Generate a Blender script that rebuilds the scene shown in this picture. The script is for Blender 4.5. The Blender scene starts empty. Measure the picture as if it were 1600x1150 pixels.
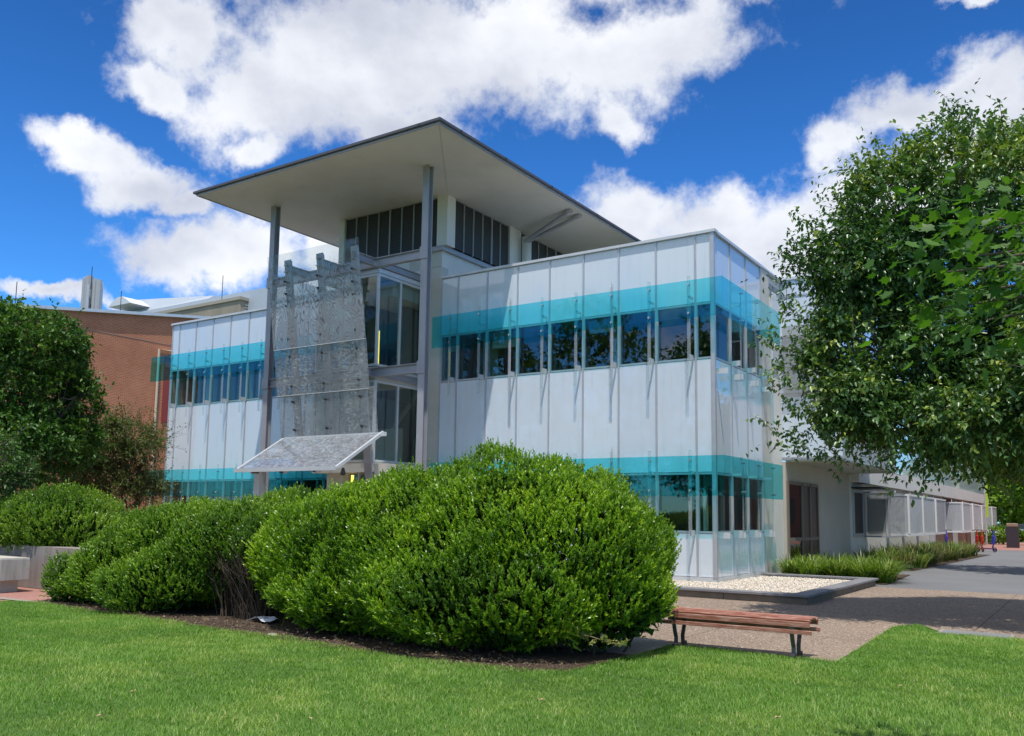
import bpy, bmesh, math, random
import numpy as np
from mathutils import Matrix, Vector
random.seed(7)
RNG = np.random.default_rng(11)
scene = bpy.context.scene
C = scene.collection

# ------------------------------------------------------------------ camera
CAM = np.array([7.49616, -19.85006, 1.6])
RV = np.array([0.8319632, 0.5546490, 0.0142028])
UV = np.array([0.0492653, -0.0993459, 0.9938326])
FV = np.array([-0.5526393, 0.8261325, 0.1099771])
cd = bpy.data.cameras.new('camera'); cam = bpy.data.objects.new('camera', cd); C.objects.link(cam)
M = Matrix.Identity(4)
for i in range(3):
    M[i][0] = RV[i]; M[i][1] = UV[i]; M[i][2] = -FV[i]; M[i][3] = CAM[i]
cam.matrix_world = M
cd.sensor_width = 36; cd.lens = 36 * 1368.2 / 1600; cd.shift_y = 78 / 1600
cd.clip_start = 0.1; cd.clip_end = 3000
scene.camera = cam

# ------------------------------------------------------------------ light
SUN_EL = math.radians(70); SUN_AZ = math.radians(148)      # azimuth clockwise from +Y
sl = bpy.data.lights.new('sun', 'SUN'); sl.energy = 2.8; sl.angle = math.radians(0.6); sl.color = (1, .955, .88)
so = bpy.data.objects.new('sun', sl); C.objects.link(so)
sd = Vector((math.sin(SUN_AZ) * math.cos(SUN_EL), math.cos(SUN_AZ) * math.cos(SUN_EL), math.sin(SUN_EL)))
so.rotation_euler = sd.to_track_quat('Z', 'Y').to_euler(); so.location = (0, -30, 60)
scene.view_settings.view_transform = 'Standard'; scene.view_settings.look = 'None'
scene.view_settings.exposure = 0.68; scene.view_settings.gamma = 1.0

# ------------------------------------------------------------------ node helper
class NT:
    def __init__(s, tree): s.t = tree; s.n = tree.nodes; s.l = tree.links
    def node(s, typ, **kw):
        n = s.n.new(typ)
        for k, v in kw.items(): setattr(n, k, v)
        return n
    def put(s, inp, v):
        if hasattr(v, 'is_linked') or isinstance(v, bpy.types.NodeSocket): s.l.new(v, inp)
        else:
            if isinstance(v, (tuple, list)) and len(v) == 3 and inp.type == 'RGBA': v = (*v, 1)
            inp.default_value = v
    def math(s, op, a, b=0.0, c=None, clamp=False):
        n = s.node('ShaderNodeMath', operation=op, use_clamp=clamp); s.put(n.inputs[0], a); s.put(n.inputs[1], b)
        if c is not None: s.put(n.inputs[2], c)
        return n.outputs[0]
    def vmath(s, op, a, b=(0, 0, 0)):
        n = s.node('ShaderNodeVectorMath', operation=op); s.put(n.inputs[0], a); s.put(n.inputs[1], b)
        return n.outputs['Value'] if op in ('LENGTH', 'DOT_PRODUCT') else n.outputs[0]
    def mix(s, f, a, b, blend='MIX'):
        n = s.node('ShaderNodeMixRGB', blend_type=blend); s.put(n.inputs[0], f); s.put(n.inputs[1], a); s.put(n.inputs[2], b)
        return n.outputs[0]
    def noise(s, vec, scale, detail=4, rough=.55, dist=0.0):
        n = s.node('ShaderNodeTexNoise'); s.put(n.inputs['Vector'], vec); s.put(n.inputs['Scale'], scale)
        n.inputs['Detail'].default_value = detail; n.inputs['Roughness'].default_value = rough; n.inputs['Distortion'].default_value = dist
        return n.outputs[0]
    def ramp(s, f, stops, interp='LINEAR'):
        n = s.node('ShaderNodeValToRGB'); s.put(n.inputs[0], f); cr = n.color_ramp; cr.interpolation = interp
        while len(cr.elements) < len(stops): cr.elements.new(.5)
        for e, (p, c) in zip(cr.elements, stops):
            e.position = p; e.color = (*c, 1) if len(c) == 3 else c
        return n.outputs[0]
    def sstep(s, v, a, b):
        n = s.node('ShaderNodeMapRange', interpolation_type='SMOOTHSTEP'); s.put(n.inputs[0], v)
        n.inputs[1].default_value = a; n.inputs[2].default_value = b
        return n.outputs[0]

# ------------------------------------------------------------------ sky and clouds (world, by direction)
w = bpy.data.worlds.new('World'); scene.world = w; w.use_nodes = True
t = NT(w.node_tree); t.n.clear()
SKY_K = 0.085
sky = t.node('ShaderNodeTexSky', sky_type='NISHITA'); sky.sun_disc = False
sky.sun_elevation = SUN_EL; sky.sun_rotation = SUN_AZ; sky.air_density = 1.0; sky.dust_density = .3; sky.ozone_density = 2.5; sky.altitude = 600
hs = t.node('ShaderNodeHueSaturation'); t.put(hs.inputs['Color'], sky.outputs[0]); hs.inputs['Saturation'].default_value = 1.22; hs.inputs['Hue'].default_value = .508
skyc = t.vmath('MULTIPLY', hs.outputs[0], (SKY_K * .35, SKY_K * .76, SKY_K * 1.02))
tc = t.node('ShaderNodeTexCoord'); d = tc.outputs['Generated']
sx = t.node('ShaderNodeSeparateXYZ'); t.put(sx.inputs[0], d)
az = t.math('ARCTAN2', sx.outputs[0], sx.outputs[1]); el = t.math('ARCSINE', sx.outputs[2])
hz = t.node('ShaderNodeMapRange'); t.put(hz.inputs[0], el); hz.inputs[1].default_value = .56; hz.inputs[2].default_value = .22; hz.inputs[3].default_value = .97; hz.inputs[4].default_value = 1.45
skb = t.node('ShaderNodeVectorMath', operation='SCALE'); t.put(skb.inputs[0], skyc); t.put(skb.inputs[3], hz.outputs[0]); skyc = skb.outputs[0]
# domain warp
nz = t.node('ShaderNodeTexNoise'); t.put(nz.inputs['Vector'], d); nz.inputs['Scale'].default_value = 9; nz.inputs['Detail'].default_value = 6; nz.inputs['Roughness'].default_value = .6
wv = t.vmath('SUBTRACT', nz.outputs['Color'], (.5, .5, .5)); wv = t.vmath('SCALE', wv); wv.node.inputs[3].default_value = .11
cx = t.node('ShaderNodeCombineXYZ'); t.put(cx.inputs[0], az); t.put(cx.inputs[1], el)
pos = t.vmath('ADD', cx.outputs[0], wv)
pos = t.vmath('MULTIPLY', pos, (1, 1, 0))
BL = [(-0.964, 0.49, 0.083, 0.043), (-0.878, 0.442, 0.109, 0.061), (-0.889, 0.387, 0.042, 0.022), (-0.778, 0.491, 0.144, 0.089), (-0.627, 0.512, 0.161, 0.072), (-0.496, 0.487, 0.113, 0.061), (-0.405, 0.52, 0.07, 0.047), (-0.462, 0.435, 0.037, 0.029), (-0.731, 0.431, 0.091, 0.032), (-0.994, 0.437, 0.046, 0.024), (-1.064, 0.358, 0.049, 0.023), (-1.013, 0.334, 0.06, 0.026), (-0.965, 0.318, 0.038, 0.017), (-0.951, 0.267, 0.084, 0.032), (-0.87, 0.285, 0.071, 0.037), (-0.806, 0.284, 0.043, 0.034), (-0.45, 0.344, 0.07, 0.039), (-0.363, 0.327, 0.098, 0.05), (-0.279, 0.301, 0.086, 0.063), (-0.223, 0.4, 0.058, 0.031), (-0.157, 0.424, 0.079, 0.037), (-0.089, 0.424, 0.074, 0.032), (-0.045, 0.363, 0.099, 0.069), (-0.212, 0.324, 0.076, 0.039), (-0.135, 0.334, 0.088, 0.068), (-1.072, 0.21, 0.066, 0.01), (-0.062, 0.495, 0.04, 0.009), (-0.667, 0.277, 0.194, 0.056),
      (-.6, .66, .4, .12), (.35, .45, .3, .09), (2.6, .6, .55, .30), (-2.6, .55, .6, .26), (1.4, .6, .5, .25), (3.1, .35, .3, .12), (-2.62, .30, .22, .07), (-2.3, .26, .2, .05), (-2.95, .2, .2, .05), (-1.7, .45, .35, .2), (-1.2, 1.0, .9, .25), (1.2, 1.05, 1.2, .22), (-2.9, 1.0, .8, .2)]  # clouds out of view, added to lift ambient light and glass reflections
acc = None
for (a0, e0, ra, re) in BL:
    q = t.vmath('SUBTRACT', pos, (a0, e0, 0)); q = t.vmath('MULTIPLY', q, (1 / ra, 1 / re, 0)); L = t.vmath('LENGTH', q)
    v = t.math('SUBTRACT', 1.28, L)
    if acc is None: acc = v
    else:
        n = t.node('ShaderNodeMath', operation='SMOOTH_MAX'); t.put(n.inputs[0], acc); t.put(n.inputs[1], v); n.inputs[2].default_value = .25; acc = n.outputs[0]
n1 = t.noise(d, 15, 12, .64, .0)
dens = t.math('ADD', acc, t.math('MULTIPLY', t.math('SUBTRACT', n1, .5), 2.1))
mask = t.sstep(dens, .02, .78)
# shading of the cloud: bright billows against lavender grey bases
sh = t.noise(t.vmath('MULTIPLY', d, (1, 1, 1.5)), 6, 7, .52, .0)
body = t.math('ADD', t.math('MULTIPLY', t.math('SUBTRACT', sh, .5), 1.9), t.math('MULTIPLY', dens, -.22))
ccol = t.ramp(t.math('ADD', body, .73, clamp=True), [(0, (.34, .36, .43)), (.3, (.43, .45, .51)), (.62, (.56, .58, .62)), (1, (.70, .70, .71))])
final = t.mix(t.math('MULTIPLY', mask, .96), skyc, ccol)
bg = t.node('ShaderNodeBackground'); t.put(bg.inputs[0], final); bg.inputs[1].default_value = 1.0
wo = t.node('ShaderNodeOutputWorld'); t.l.new(bg.outputs[0], wo.inputs[0])

# ------------------------------------------------------------------ mesh builder
class MB:
    def __init__(s): s.v = []; s.f = []
    def box(s, x0, x1, y0, y1, z0, z1):
        x0, x1 = min(x0, x1), max(x0, x1); y0, y1 = min(y0, y1), max(y0, y1); z0, z1 = min(z0, z1), max(z0, z1)
        return s.hexa([(x0, y0, z0), (x1, y0, z0), (x1, y1, z0), (x0, y1, z0), (x0, y0, z1), (x1, y0, z1), (x1, y1, z1), (x0, y1, z1)])
    def hexa(s, p):
        b = len(s.v); s.v += [tuple(map(float, q)) for q in p]
        s.f += [tuple(b + i for i in f) for f in ((0, 3, 2, 1), (4, 5, 6, 7), (0, 1, 5, 4), (1, 2, 6, 5), (2, 3, 7, 6), (3, 0, 4, 7))]; return s
    def bar(s, a, b, w, h, up=(0, 0, 1)):
        a = np.array(a, float); b = np.array(b, float); d = b - a; d /= np.linalg.norm(d); up = np.array(up, float)
        r = np.cross(d, up)
        if np.linalg.norm(r) < 1e-4: r = np.array([1., 0, 0])
        r /= np.linalg.norm(r); u = np.cross(r, d); r = r * w / 2; u = u * h / 2
        return s.hexa([a - r - u, a + r - u, b + r - u, b - r - u, a - r + u, a + r + u, b + r + u, b - r + u])
    def ibeam(s, a, b, w, h, up=(0, 0, 1), tf=.02, tw=.014):
        a = np.array(a, float); b = np.array(b, float); d = b - a; d /= np.linalg.norm(d); up = np.array(up, float)
        r = np.cross(d, up); r /= np.linalg.norm(r); u = np.cross(r, d)
        for sg in (1, -1):
            o = u * (h / 2 - tf / 2) * sg; s.bar(a + o, b + o, w, tf, up)
        s.bar(a, b, tw, h - 2 * tf, up); return s
    def tube(s, pts, rad, n=8, cap=True):
        pts = [np.array(p, float) for p in pts]
        rad = rad if isinstance(rad, (list, tuple)) else [rad] * len(pts)
        b = len(s.v); prev = None
        for i, p in enumerate(pts):
            d = pts[min(i + 1, len(pts) - 1)] - pts[max(i - 1, 0)]; d = d / (np.linalg.norm(d) + 1e-9)
            if prev is None:
                prev = np.cross(d, (0, 0, 1)) if abs(d[2]) < .9 else np.cross(d, (1, 0, 0))
            r = prev - d * (prev @ d); r /= np.linalg.norm(r) + 1e-9; prev = r; q = np.cross(d, r)
            for k in range(n):
                a = 2 * math.pi * k / n; s.v.append(tuple(p + (r * math.cos(a) + q * math.sin(a)) * rad[i]))
        for i in range(len(pts) - 1):
            for k in range(n):
                k2 = (k + 1) % n; s.f.append((b + i * n + k, b + i * n + k2, b + (i + 1) * n + k2, b + (i + 1) * n + k))
        if cap:
            s.f.append(tuple(b + k for k in range(n))[::-1]); s.f.append(tuple(b + (len(pts) - 1) * n + k for k in range(n)))
        return s
    def prism(s, poly, z0, z1):
        b = len(s.v); n = len(poly)
        s.v += [(x, y, z0) for x, y in poly] + [(x, y, z1) for x, y in poly]
        s.f.append(tuple(b + i for i in range(n))[::-1]); s.f.append(tuple(b + n + i for i in range(n)))
        for i in range(n):
            j = (i + 1) % n; s.f.append((b + i, b + j, b + n + j, b + n + i))
        return s
    def sheet(s, poly, z):
        b = len(s.v); s.v += [(x, y, z) for x, y in poly]; s.f.append(tuple(range(b, b + len(poly)))); return s

def obj(name, mb, m, parent=None, bevel=0, smooth=False, loc=None):
    me = bpy.data.meshes.new(name); me.from_pydata(mb.v, [], mb.f); me.update()
    o = bpy.data.objects.new(name, me); C.objects.link(o)
    me.materials.append(m)
    if smooth:
        for p in me.polygons: p.use_smooth = True
    if bevel:
        bv = o.modifiers.new('bevel', 'BEVEL'); bv.width = bevel; bv.segments = 2; bv.limit_method = 'ANGLE'
    if parent: o.parent = parent
    if loc is not None: o.location = loc
    return o
def npmesh(name, V, F, m, parent=None, tint=None, k=4):
    """V (n,3), F (m,k) numpy; tint per face float"""
    me = bpy.data.meshes.new(name); nv = len(V); nf = len(F)
    me.vertices.add(nv); me.vertices.foreach_set('co', np.asarray(V, np.float32).ravel())
    me.loops.add(nf * k); me.loops.foreach_set('vertex_index', np.asarray(F, np.int32).ravel())
    me.polygons.add(nf); me.polygons.foreach_set('loop_start', np.arange(0, nf * k, k, dtype=np.int32))
    try: me.polygons.foreach_set('loop_total', np.full(nf, k, np.int32))
    except Exception: pass
    if tint is not None:
        at = me.attributes.new('tint', 'FLOAT', 'FACE'); at.data.foreach_set('value', np.asarray(tint, np.float32))
    me.update(calc_edges=True); me.materials.append(m)
    o = bpy.data.objects.new(name, me); C.objects.link(o)
    if parent: o.parent = parent
    return o
def thing(name, label, cat, loc=(0, 0, 0), group=None, rz=0):
    o = bpy.data.objects.new(name, None); C.objects.link(o); o.location = loc; o.rotation_euler = (0, 0, rz)
    o.empty_display_size = .3
    o['label'] = label; o['category'] = cat
    if group: o['group'] = group
    return o
def tag(o, label, cat, group=None):
    o['label'] = label; o['category'] = cat
    if group: o['group'] = group
    return o
def struct(o): o['kind'] = 'structure'; return o
def copy_tree(o, parent=None):
    c = o.copy(); C.objects.link(c)
    if parent: c.parent = parent
    for ch in list(o.children): copy_tree(ch, c)
    return c

# ------------------------------------------------------------------ materials
def mat(name):
    m = bpy.data.materials.new(name); m.use_nodes = True; n = NT(m.node_tree); n.n.clear()
    out = n.node('ShaderNodeOutputMaterial'); return m, n, out
def pbr(name, col, rough=.5, metal=0, spec=.5, var=.0, vscale=3.0, bump=0, bscale=40, coat=0, stain=0, streak=False):
    m, n, out = mat(name); p = n.node('ShaderNodeBsdfPrincipled'); tcn = n.node('ShaderNodeTexCoord'); oc = tcn.outputs['Object']
    c = (*col, 1) if len(col) == 3 else col
    if var or stain:
        vec = n.vmath('MULTIPLY', oc, (1, 1, .12)) if streak else oc
        nf = n.noise(vec, vscale, 6, .6)
        lo = tuple(x * (1 - var) for x in col); hi = tuple(min(1, x * (1 + var)) for x in col)
        cc = n.ramp(nf, [(.3, lo), (.7, hi)])
        if stain:
            n2 = n.noise(oc, vscale * 3.3, 8, .7); cc = n.mix(n.math('MULTIPLY', n.sstep(n2, .52, .75), stain), cc, tuple(x * .45 for x in col))
        n.put(p.inputs['Base Color'], cc)
    else: p.inputs['Base Color'].default_value = c
    p.inputs['Roughness'].default_value = rough; p.inputs['Metallic'].default_value = metal
    p.inputs['Specular IOR Level'].default_value = spec; p.inputs['Coat Weight'].default_value = coat; p.inputs['Coat Roughness'].default_value = .05
    if bump:
        b = n.node('ShaderNodeBump'); b.inputs['Strength'].default_value = bump; b.inputs['Distance'].default_value = .01
        n.put(b.inputs['Height'], n.noise(oc, bscale, 5, .6)); n.l.new(b.outputs[0], p.inputs['Normal'])
    n.l.new(p.outputs[0], out.inputs[0]); return m
def glass(name, tcol, refl=1.0, rough=.01, ior=1.5, frit=None, minr=0.0, wav=0):
    """thin clear or tinted pane: light passes straight on, the surface mirrors by angle"""
    m, n, out = mat(name); tr = n.node('ShaderNodeBsdfTransparent'); tr.inputs[0].default_value = (*tcol, 1)
    gl = n.node('ShaderNodeBsdfGlossy'); gl.inputs['Roughness'].default_value = rough; gl.inputs['Color'].default_value = (refl, refl, refl, 1)
    fr = n.node('ShaderNodeFresnel'); fr.inputs[0].default_value = ior
    if wav:
        tcn = n.node('ShaderNodeTexCoord'); b = n.node('ShaderNodeBump'); b.inputs['Strength'].default_value = wav; b.inputs['Distance'].default_value = .02
        n.put(b.inputs['Height'], n.noise(tcn.outputs['Object'], .9, 2, .5)); n.l.new(b.outputs[0], gl.inputs['Normal']); n.l.new(b.outputs[0], fr.inputs['Normal'])
    geo = n.node('ShaderNodeNewGeometry'); f = n.math('MULTIPLY', n.math('MAXIMUM', fr.outputs[0], minr), n.math('SUBTRACT', 1, geo.outputs['Backfacing']))
    mx = n.node('ShaderNodeMixShader'); n.put(mx.inputs[0], f); n.l.new(tr.outputs[0], mx.inputs[1]); n.l.new(gl.outputs[0], mx.inputs[2])
    res = mx.outputs[0]
    if frit:
        tcn = n.node('ShaderNodeTexCoord'); res = frit(n, tcn.outputs['Object'], res)
    n.l.new(res, out.inputs[0]); return m

def leafmat(name, c_lo, c_mid, c_hi, rough=.45, transl=.35, spec=.5):
    m, n, out = mat(name); a = n.node('ShaderNodeAttribute', attribute_name='tint')
    col = n.ramp(a.outputs['Fac'], [(0, c_lo), (.5, c_mid), (1, c_hi)])
    p = n.node('ShaderNodeBsdfPrincipled'); n.put(p.inputs['Base Color'], col); p.inputs['Roughness'].default_value = rough; p.inputs['Specular IOR Level'].default_value = spec
    tl = n.node('ShaderNodeBsdfTranslucent'); n.put(tl.inputs[0], n.mix(1, col, (1.3, 1.5, .5), 'MULTIPLY'))
    mx = n.node('ShaderNodeMixShader'); mx.inputs[0].default_value = transl; n.l.new(p.outputs[0], mx.inputs[1]); n.l.new(tl.outputs[0], mx.inputs[2])
    n.l.new(mx.outputs[0], out.inputs[0]); return m

def clad_mat():
    m, n, out = mat('white_back_painted_glass'); p = n.node('ShaderNodeBsdfPrincipled'); tcn = n.node('ShaderNodeTexCoord'); oc = tcn.outputs['Object']
    oi = n.node('ShaderNodeObjectInfo')
    base = n.mix(oi.outputs['Random'], (.62, .70, .79), (.69, .755, .82))
    st = n.noise(n.vmath('MULTIPLY', oc, (3, 3, .25)), 2.2, 6, .6); base = n.mix(n.math('MULTIPLY', n.sstep(st, .46, .8), .26), base, (.43, .46, .46))
    n.put(p.inputs['Base Color'], base); p.inputs['Roughness'].default_value = .42; p.inputs['Coat Weight'].default_value = 1; p.inputs['Coat Roughness'].default_value = .02; p.inputs['Coat IOR'].default_value = 1.65
    b = n.node('ShaderNodeBump'); b.inputs['Strength'].default_value = .12; b.inputs['Distance'].default_value = .03
    n.put(b.inputs['Height'], n.noise(oc, 1.1, 2, .5)); n.l.new(b.outputs[0], p.inputs['Coat Normal'])
    n.l.new(p.outputs[0], out.inputs[0]); return m
M_CLAD = clad_mat()
M_ALU = pbr('silver_aluminium', (.50, .51, .54), .38, .35, var=.08)
M_ALUW = pbr('pale_aluminium', (.62, .64, .66), .4, .2, var=.06)
M_STEEL = pbr('grey_painted_steel', (.37, .37, .405), .42, .15, var=.1, vscale=1.4, bump=.1)
M_STEELW = pbr('light_grey_steel', (.50, .51, .54), .42, .2, var=.08)
M_SOFFIT = pbr('off_white_soffit', (.59, .585, .54), .7, var=.07, vscale=.5, stain=.22)
M_FASCIA = pbr('fascia_metal', (.40, .39, .40), .4, .3, var=.1)
M_GUTTER = pbr('dark_roof_edge', (.09, .09, .11), .5, .2)
M_WHITE = pbr('white_painted_wall', (.72, .70, .65), .6, var=.05, vscale=1.2, stain=.08)
M_CREAM = pbr('cream_concrete_panel', (.56, .54, .48), .65, var=.08, vscale=2, stain=.12, bump=.15)
M_BOLT = pbr('stainless_bolt', (.55, .56, .58), .25, .8)
M_DARKM = pbr('dark_metal', (.04, .04, .045), .5, .3)
M_ROOFTOP = pbr('roof_deck', (.35, .36, .37), .7)
M_IWALL = pbr('interior_wall', (.24, .27, .26), .8, var=.25, vscale=.5)
M_ICEIL = pbr('interior_ceiling', (.35, .36, .35), .8)
M_IFLOOR = pbr('interior_floor', (.07, .065, .06), .7)
M_ICOL = pbr('interior_column', (.50, .56, .55), .7)
M_BLIND = pbr('window_blind', (.40, .47, .45), .7)
M_FURN = pbr('office_furniture', (.12, .08, .06), .6)
M_PANE = glass('window_glass', (.72, .80, .78), minr=.13, wav=.10)
M_TEAL = glass('teal_sunshade_glass', (.42, .90, .935), refl=.9, minr=.05, rough=.02)
M_FIN = None
def finmat():
    m, n, out = mat('frosted_glass_fin'); p = n.node('ShaderNodeBsdfPrincipled'); p.inputs['Base Color'].default_value = (.60, .66, .69, 1); p.inputs['Roughness'].default_value = .2
    tr = n.node('ShaderNodeBsdfTransparent'); tr.inputs[0].default_value = (.9, .95, .95, 1)
    mx = n.node('ShaderNodeMixShader'); mx.inputs[0].default_value = .78; n.l.new(p.outputs[0], mx.inputs[1]); n.l.new(tr.outputs[0], mx.inputs[2]); n.l.new(mx.outputs[0], out.inputs[0]); return m
M_FIN = finmat()
def louvre():
    m, n, out = mat('dark_louvre_glazing'); p = n.node('ShaderNodeBsdfPrincipled'); tcn = n.node('ShaderNodeTexCoord'); oc = tcn.outputs['Object']
    s = n.node('ShaderNodeSeparateXYZ'); n.put(s.inputs[0], oc); z = n.math('FRACT', n.math('MULTIPLY', s.outputs[2], 14.0))
    q = n.math('FRACT', n.math('MULTIPLY', n.math('ADD', s.outputs[0], s.outputs[1]), 11.0))
    f = n.math('MAXIMUM', n.sstep(z, .55, .8), n.math('MULTIPLY', n.sstep(q, .7, .95), .5))
    n.put(p.inputs['Base Color'], n.mix(f, (.018, .017, .016), (.055, .05, .045))); p.inputs['Roughness'].default_value = .5
    n.l.new(p.outputs[0], out.inputs[0]); return m
M_LOUV = louvre()
def meshscreen(name, col, dens=.5, freq=45.0):
    m, n, out = mat(name); tcn = n.node('ShaderNodeTexCoord'); s = n.node('ShaderNodeSeparateXYZ'); n.put(s.inputs[0], tcn.outputs['Object'])
    p = n.node('ShaderNodeBsdfPrincipled'); p.inputs['Base Color'].default_value = (*col, 1); p.inputs['Roughness'].default_value = .5
    tr = n.node('ShaderNodeBsdfTransparent')
    a = n.math('FRACT', n.math('MULTIPLY', s.outputs[2], freq)); b = n.math('FRACT', n.math('MULTIPLY', n.math('ADD', s.outputs[0], s.outputs[1]), freq))
    f = n.math('MULTIPLY', n.math('GREATER_THAN', a, 1 - math.sqrt(dens)), n.math('GREATER_THAN', b, 1 - math.sqrt(dens)))
    mx = n.node('ShaderNodeMixShader'); n.put(mx.inputs[0], n.math('SUBTRACT', 1, n.math('SUBTRACT', 1, f))); n.l.new(p.outputs[0], mx.inputs[1]); n.l.new(tr.outputs[0], mx.inputs[2])
    n.l.new(mx.outputs[0], out.inputs[0]); return m
M_MESH = meshscreen('perforated_white_screen', (.60, .62, .64), .42)
M_MESHG = meshscreen('perforated_grey_screen', (.35, .35, .34), .62)

def brickmat(name, c1, c2, mortar, swap):
    m, n, out = mat(name); tcn = n.node('ShaderNodeTexCoord'); s = n.node('ShaderNodeSeparateXYZ'); n.put(s.inputs[0], tcn.outputs['Object'])
    c = n.node('ShaderNodeCombineXYZ'); n.put(c.inputs[0], s.outputs[1] if swap else s.outputs[0]); n.put(c.inputs[1], s.outputs[2])
    b = n.node('ShaderNodeTexBrick'); n.put(b.inputs['Vector'], c.outputs[0]); b.inputs['Scale'].default_value = 1
    b.inputs['Brick Width'].default_value = .24; b.inputs['Row Height'].default_value = .086; b.inputs['Mortar Size'].default_value = .012; b.inputs['Bias'].default_value = -.2
    b.inputs['Color1'].default_value = (*c1, 1); b.inputs['Color2'].default_value = (*c2, 1); b.inputs['Mortar'].default_value = (*mortar, 1)
    nf = n.noise(tcn.outputs['Object'], .35, 6, .6); col = n.mix(n.sstep(nf, .35, .75), b.outputs[0], n.mix(1, b.outputs[0], (.72, .66, .64), 'MULTIPLY'))
    col = n.mix(n.math('MULTIPLY', n.noise(c.outputs[0], 9, 3, .5), .35), col, tuple(x * .6 for x in c1))
    p = n.node('ShaderNodeBsdfPrincipled'); n.put(p.inputs['Base Color'], col); p.inputs['Roughness'].default_value = .85
    bp = n.node('ShaderNodeBump'); bp.inputs['Strength'].default_value = .4; bp.inputs['Distance'].default_value = .01; n.put(bp.inputs['Height'], n.math('SUBTRACT', 1, b.outputs[1])); n.l.new(bp.outputs[0], p.inputs['Normal'])
    n.l.new(p.outputs[0], out.inputs[0]); return m
M_BRICK = brickmat('red_brick', (.60, .185, .075), (.46, .13, .055), (.52, .36, .25), True)
M_BRICKF = brickmat('dark_red_brick', (.21, .085, .06), (.15, .06, .045), (.25, .19, .16), True)

# ------------------------------------------------------------------ ground
def groundmat(name, cols, scales, rough=.9, bump=.5, bs=60, dist=.01, extra=None):
    m, n, out = mat(name); tcn = n.node('ShaderNodeTexCoord'); oc = tcn.outputs['Object']
    a = n.noise(oc, scales[0], 5, .6); b = n.noise(oc, scales[1], 3, .6)
    c = n.mix(n.sstep(a, .3, .7), cols[0], cols[1]); c = n.mix(n.math('MULTIPLY', n.sstep(b, .45, .65), .75), c, cols[2])
    if extra: c = extra(n, oc, c)
    p = n.node('ShaderNodeBsdfPrincipled'); n.put(p.inputs['Base Color'], c); p.inputs['Roughness'].default_value = rough; p.inputs['Specular IOR Level'].default_value = .25
    bp = n.node('ShaderNodeBump'); bp.inputs['Strength'].default_value = bump; bp.inputs['Distance'].default_value = dist; n.put(bp.inputs['Height'], n.noise(oc, bs, 4, .6)); n.l.new(bp.outputs[0], p.inputs['Normal'])
    n.l.new(p.outputs[0], out.inputs[0]); return m
def pebbly(n, oc, c):
    st_ = n.noise(oc, .9, 7, .65); c = n.mix(n.math('MULTIPLY', n.sstep(st_, .52, .68), .5), c, (.12, .09, .07))
    v = n.node('ShaderNodeTexVoronoi'); n.put(v.inputs['Vector'], oc); v.inputs['Scale'].default_value = 55
    hsv = n.node('ShaderNodeSeparateColor'); n.put(hsv.inputs[0], v.outputs['Color'])
    c = n.mix(n.math('MULTIPLY', hsv.outputs[0], .75), c, (.36, .27, .20)); c = n.mix(n.math('MULTIPLY', n.math('GREATER_THAN', hsv.outputs[1], .78), .7), c, (.10, .075, .06))
    c = n.mix(n.math('MULTIPLY', n.math('GREATER_THAN', hsv.outputs[2], .9), .8), c, (.55, .48, .40))
    s = n.node('ShaderNodeSeparateXYZ'); n.put(s.inputs[0], oc)
    for ax, off, per in ((0, .33, 3.1), (1, .45, 3.4)):
        f = n.math('FRACT', n.math('DIVIDE', n.math('ADD', s.outputs[ax], off), per)); ln = n.math('LESS_THAN', f, .004)
        c = n.mix(ln, c, (.07, .06, .05))
    return c
M_LAWN = groundmat('lawn_soil', ((.05, .12, .02), (.08, .17, .03), (.10, .14, .04)), (.5, 30), bump=.8, bs=90)
M_GROUND = groundmat('open_ground', ((.10, .13, .05), (.16, .15, .09), (.08, .10, .04)), (.05, .5))
M_AGG = groundmat('exposed_aggregate', ((.22, .165, .125), (.30, .23, .175), (.18, .13, .10)), (.45, 14), bump=.6, bs=160, extra=pebbly)
M_ASPH = groundmat('pale_asphalt', ((.17, .17, .175), (.21, .21, .215), (.14, .14, .145)), (.35, 90), bump=.5, bs=200)
M_CONC = groundmat('concrete_slab', ((.30, .28, .24), (.36, .34, .30), (.22, .21, .18)), (1.2, 25), bump=.3, bs=120)
M_SOIL = groundmat('mulch_soil', ((.04, .028, .02), (.075, .052, .037), (.17, .12, .08)), (1.5, 28), bump=1, bs=45, dist=.03)
M_PAVE = groundmat('pink_pavers', ((.34, .17, .14), (.40, .21, .17), (.28, .15, .12)), (.8, 20), bump=.3)
M_GRAV = groundmat('cream_gravel_bed', ((.52, .46, .38), (.66, .60, .50), (.36, .30, .23)), (3, 35), bump=1, bs=60, dist=.03)

struct(obj('ground', MB().sheet([(-900, -300), (900, -300), (900, 1200), (-900, 1200)], -.03), M_GROUND))
struct(obj('aggregate_path', MB().sheet([(-24, -9), (2.4, -9), (3, -9.3), (4.92, -9.32), (4.85, -5.3), (5.12, -4.8), (5.6, -5.75), (14, -5.4), (14, 3.0), (-24, 3)], -.008), M_AGG))
struct(obj('asphalt_path', MB().sheet([(-.2, 3.0), (14, 3.0), (14, 38), (-.2, 38)], -.012), M_ASPH))
struct(obj('brick_paving', MB().sheet([(-.2, 38), (14, 38), (14, 60), (-.2, 60)], -.008), M_PAVE))
struct(obj('courtyard_paving', MB().sheet([(-24, -30), (-7.95, -30), (-7.95, -9), (-24, -9)], -.008), M_PAVE))
struct(obj('concrete_slab', MB().sheet([(1.1, -10.45), (2.93, -10.4), (2.93, -9.3), (2.7, -9.02), (1.1, -9.0)], .004), M_CONC))
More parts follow.
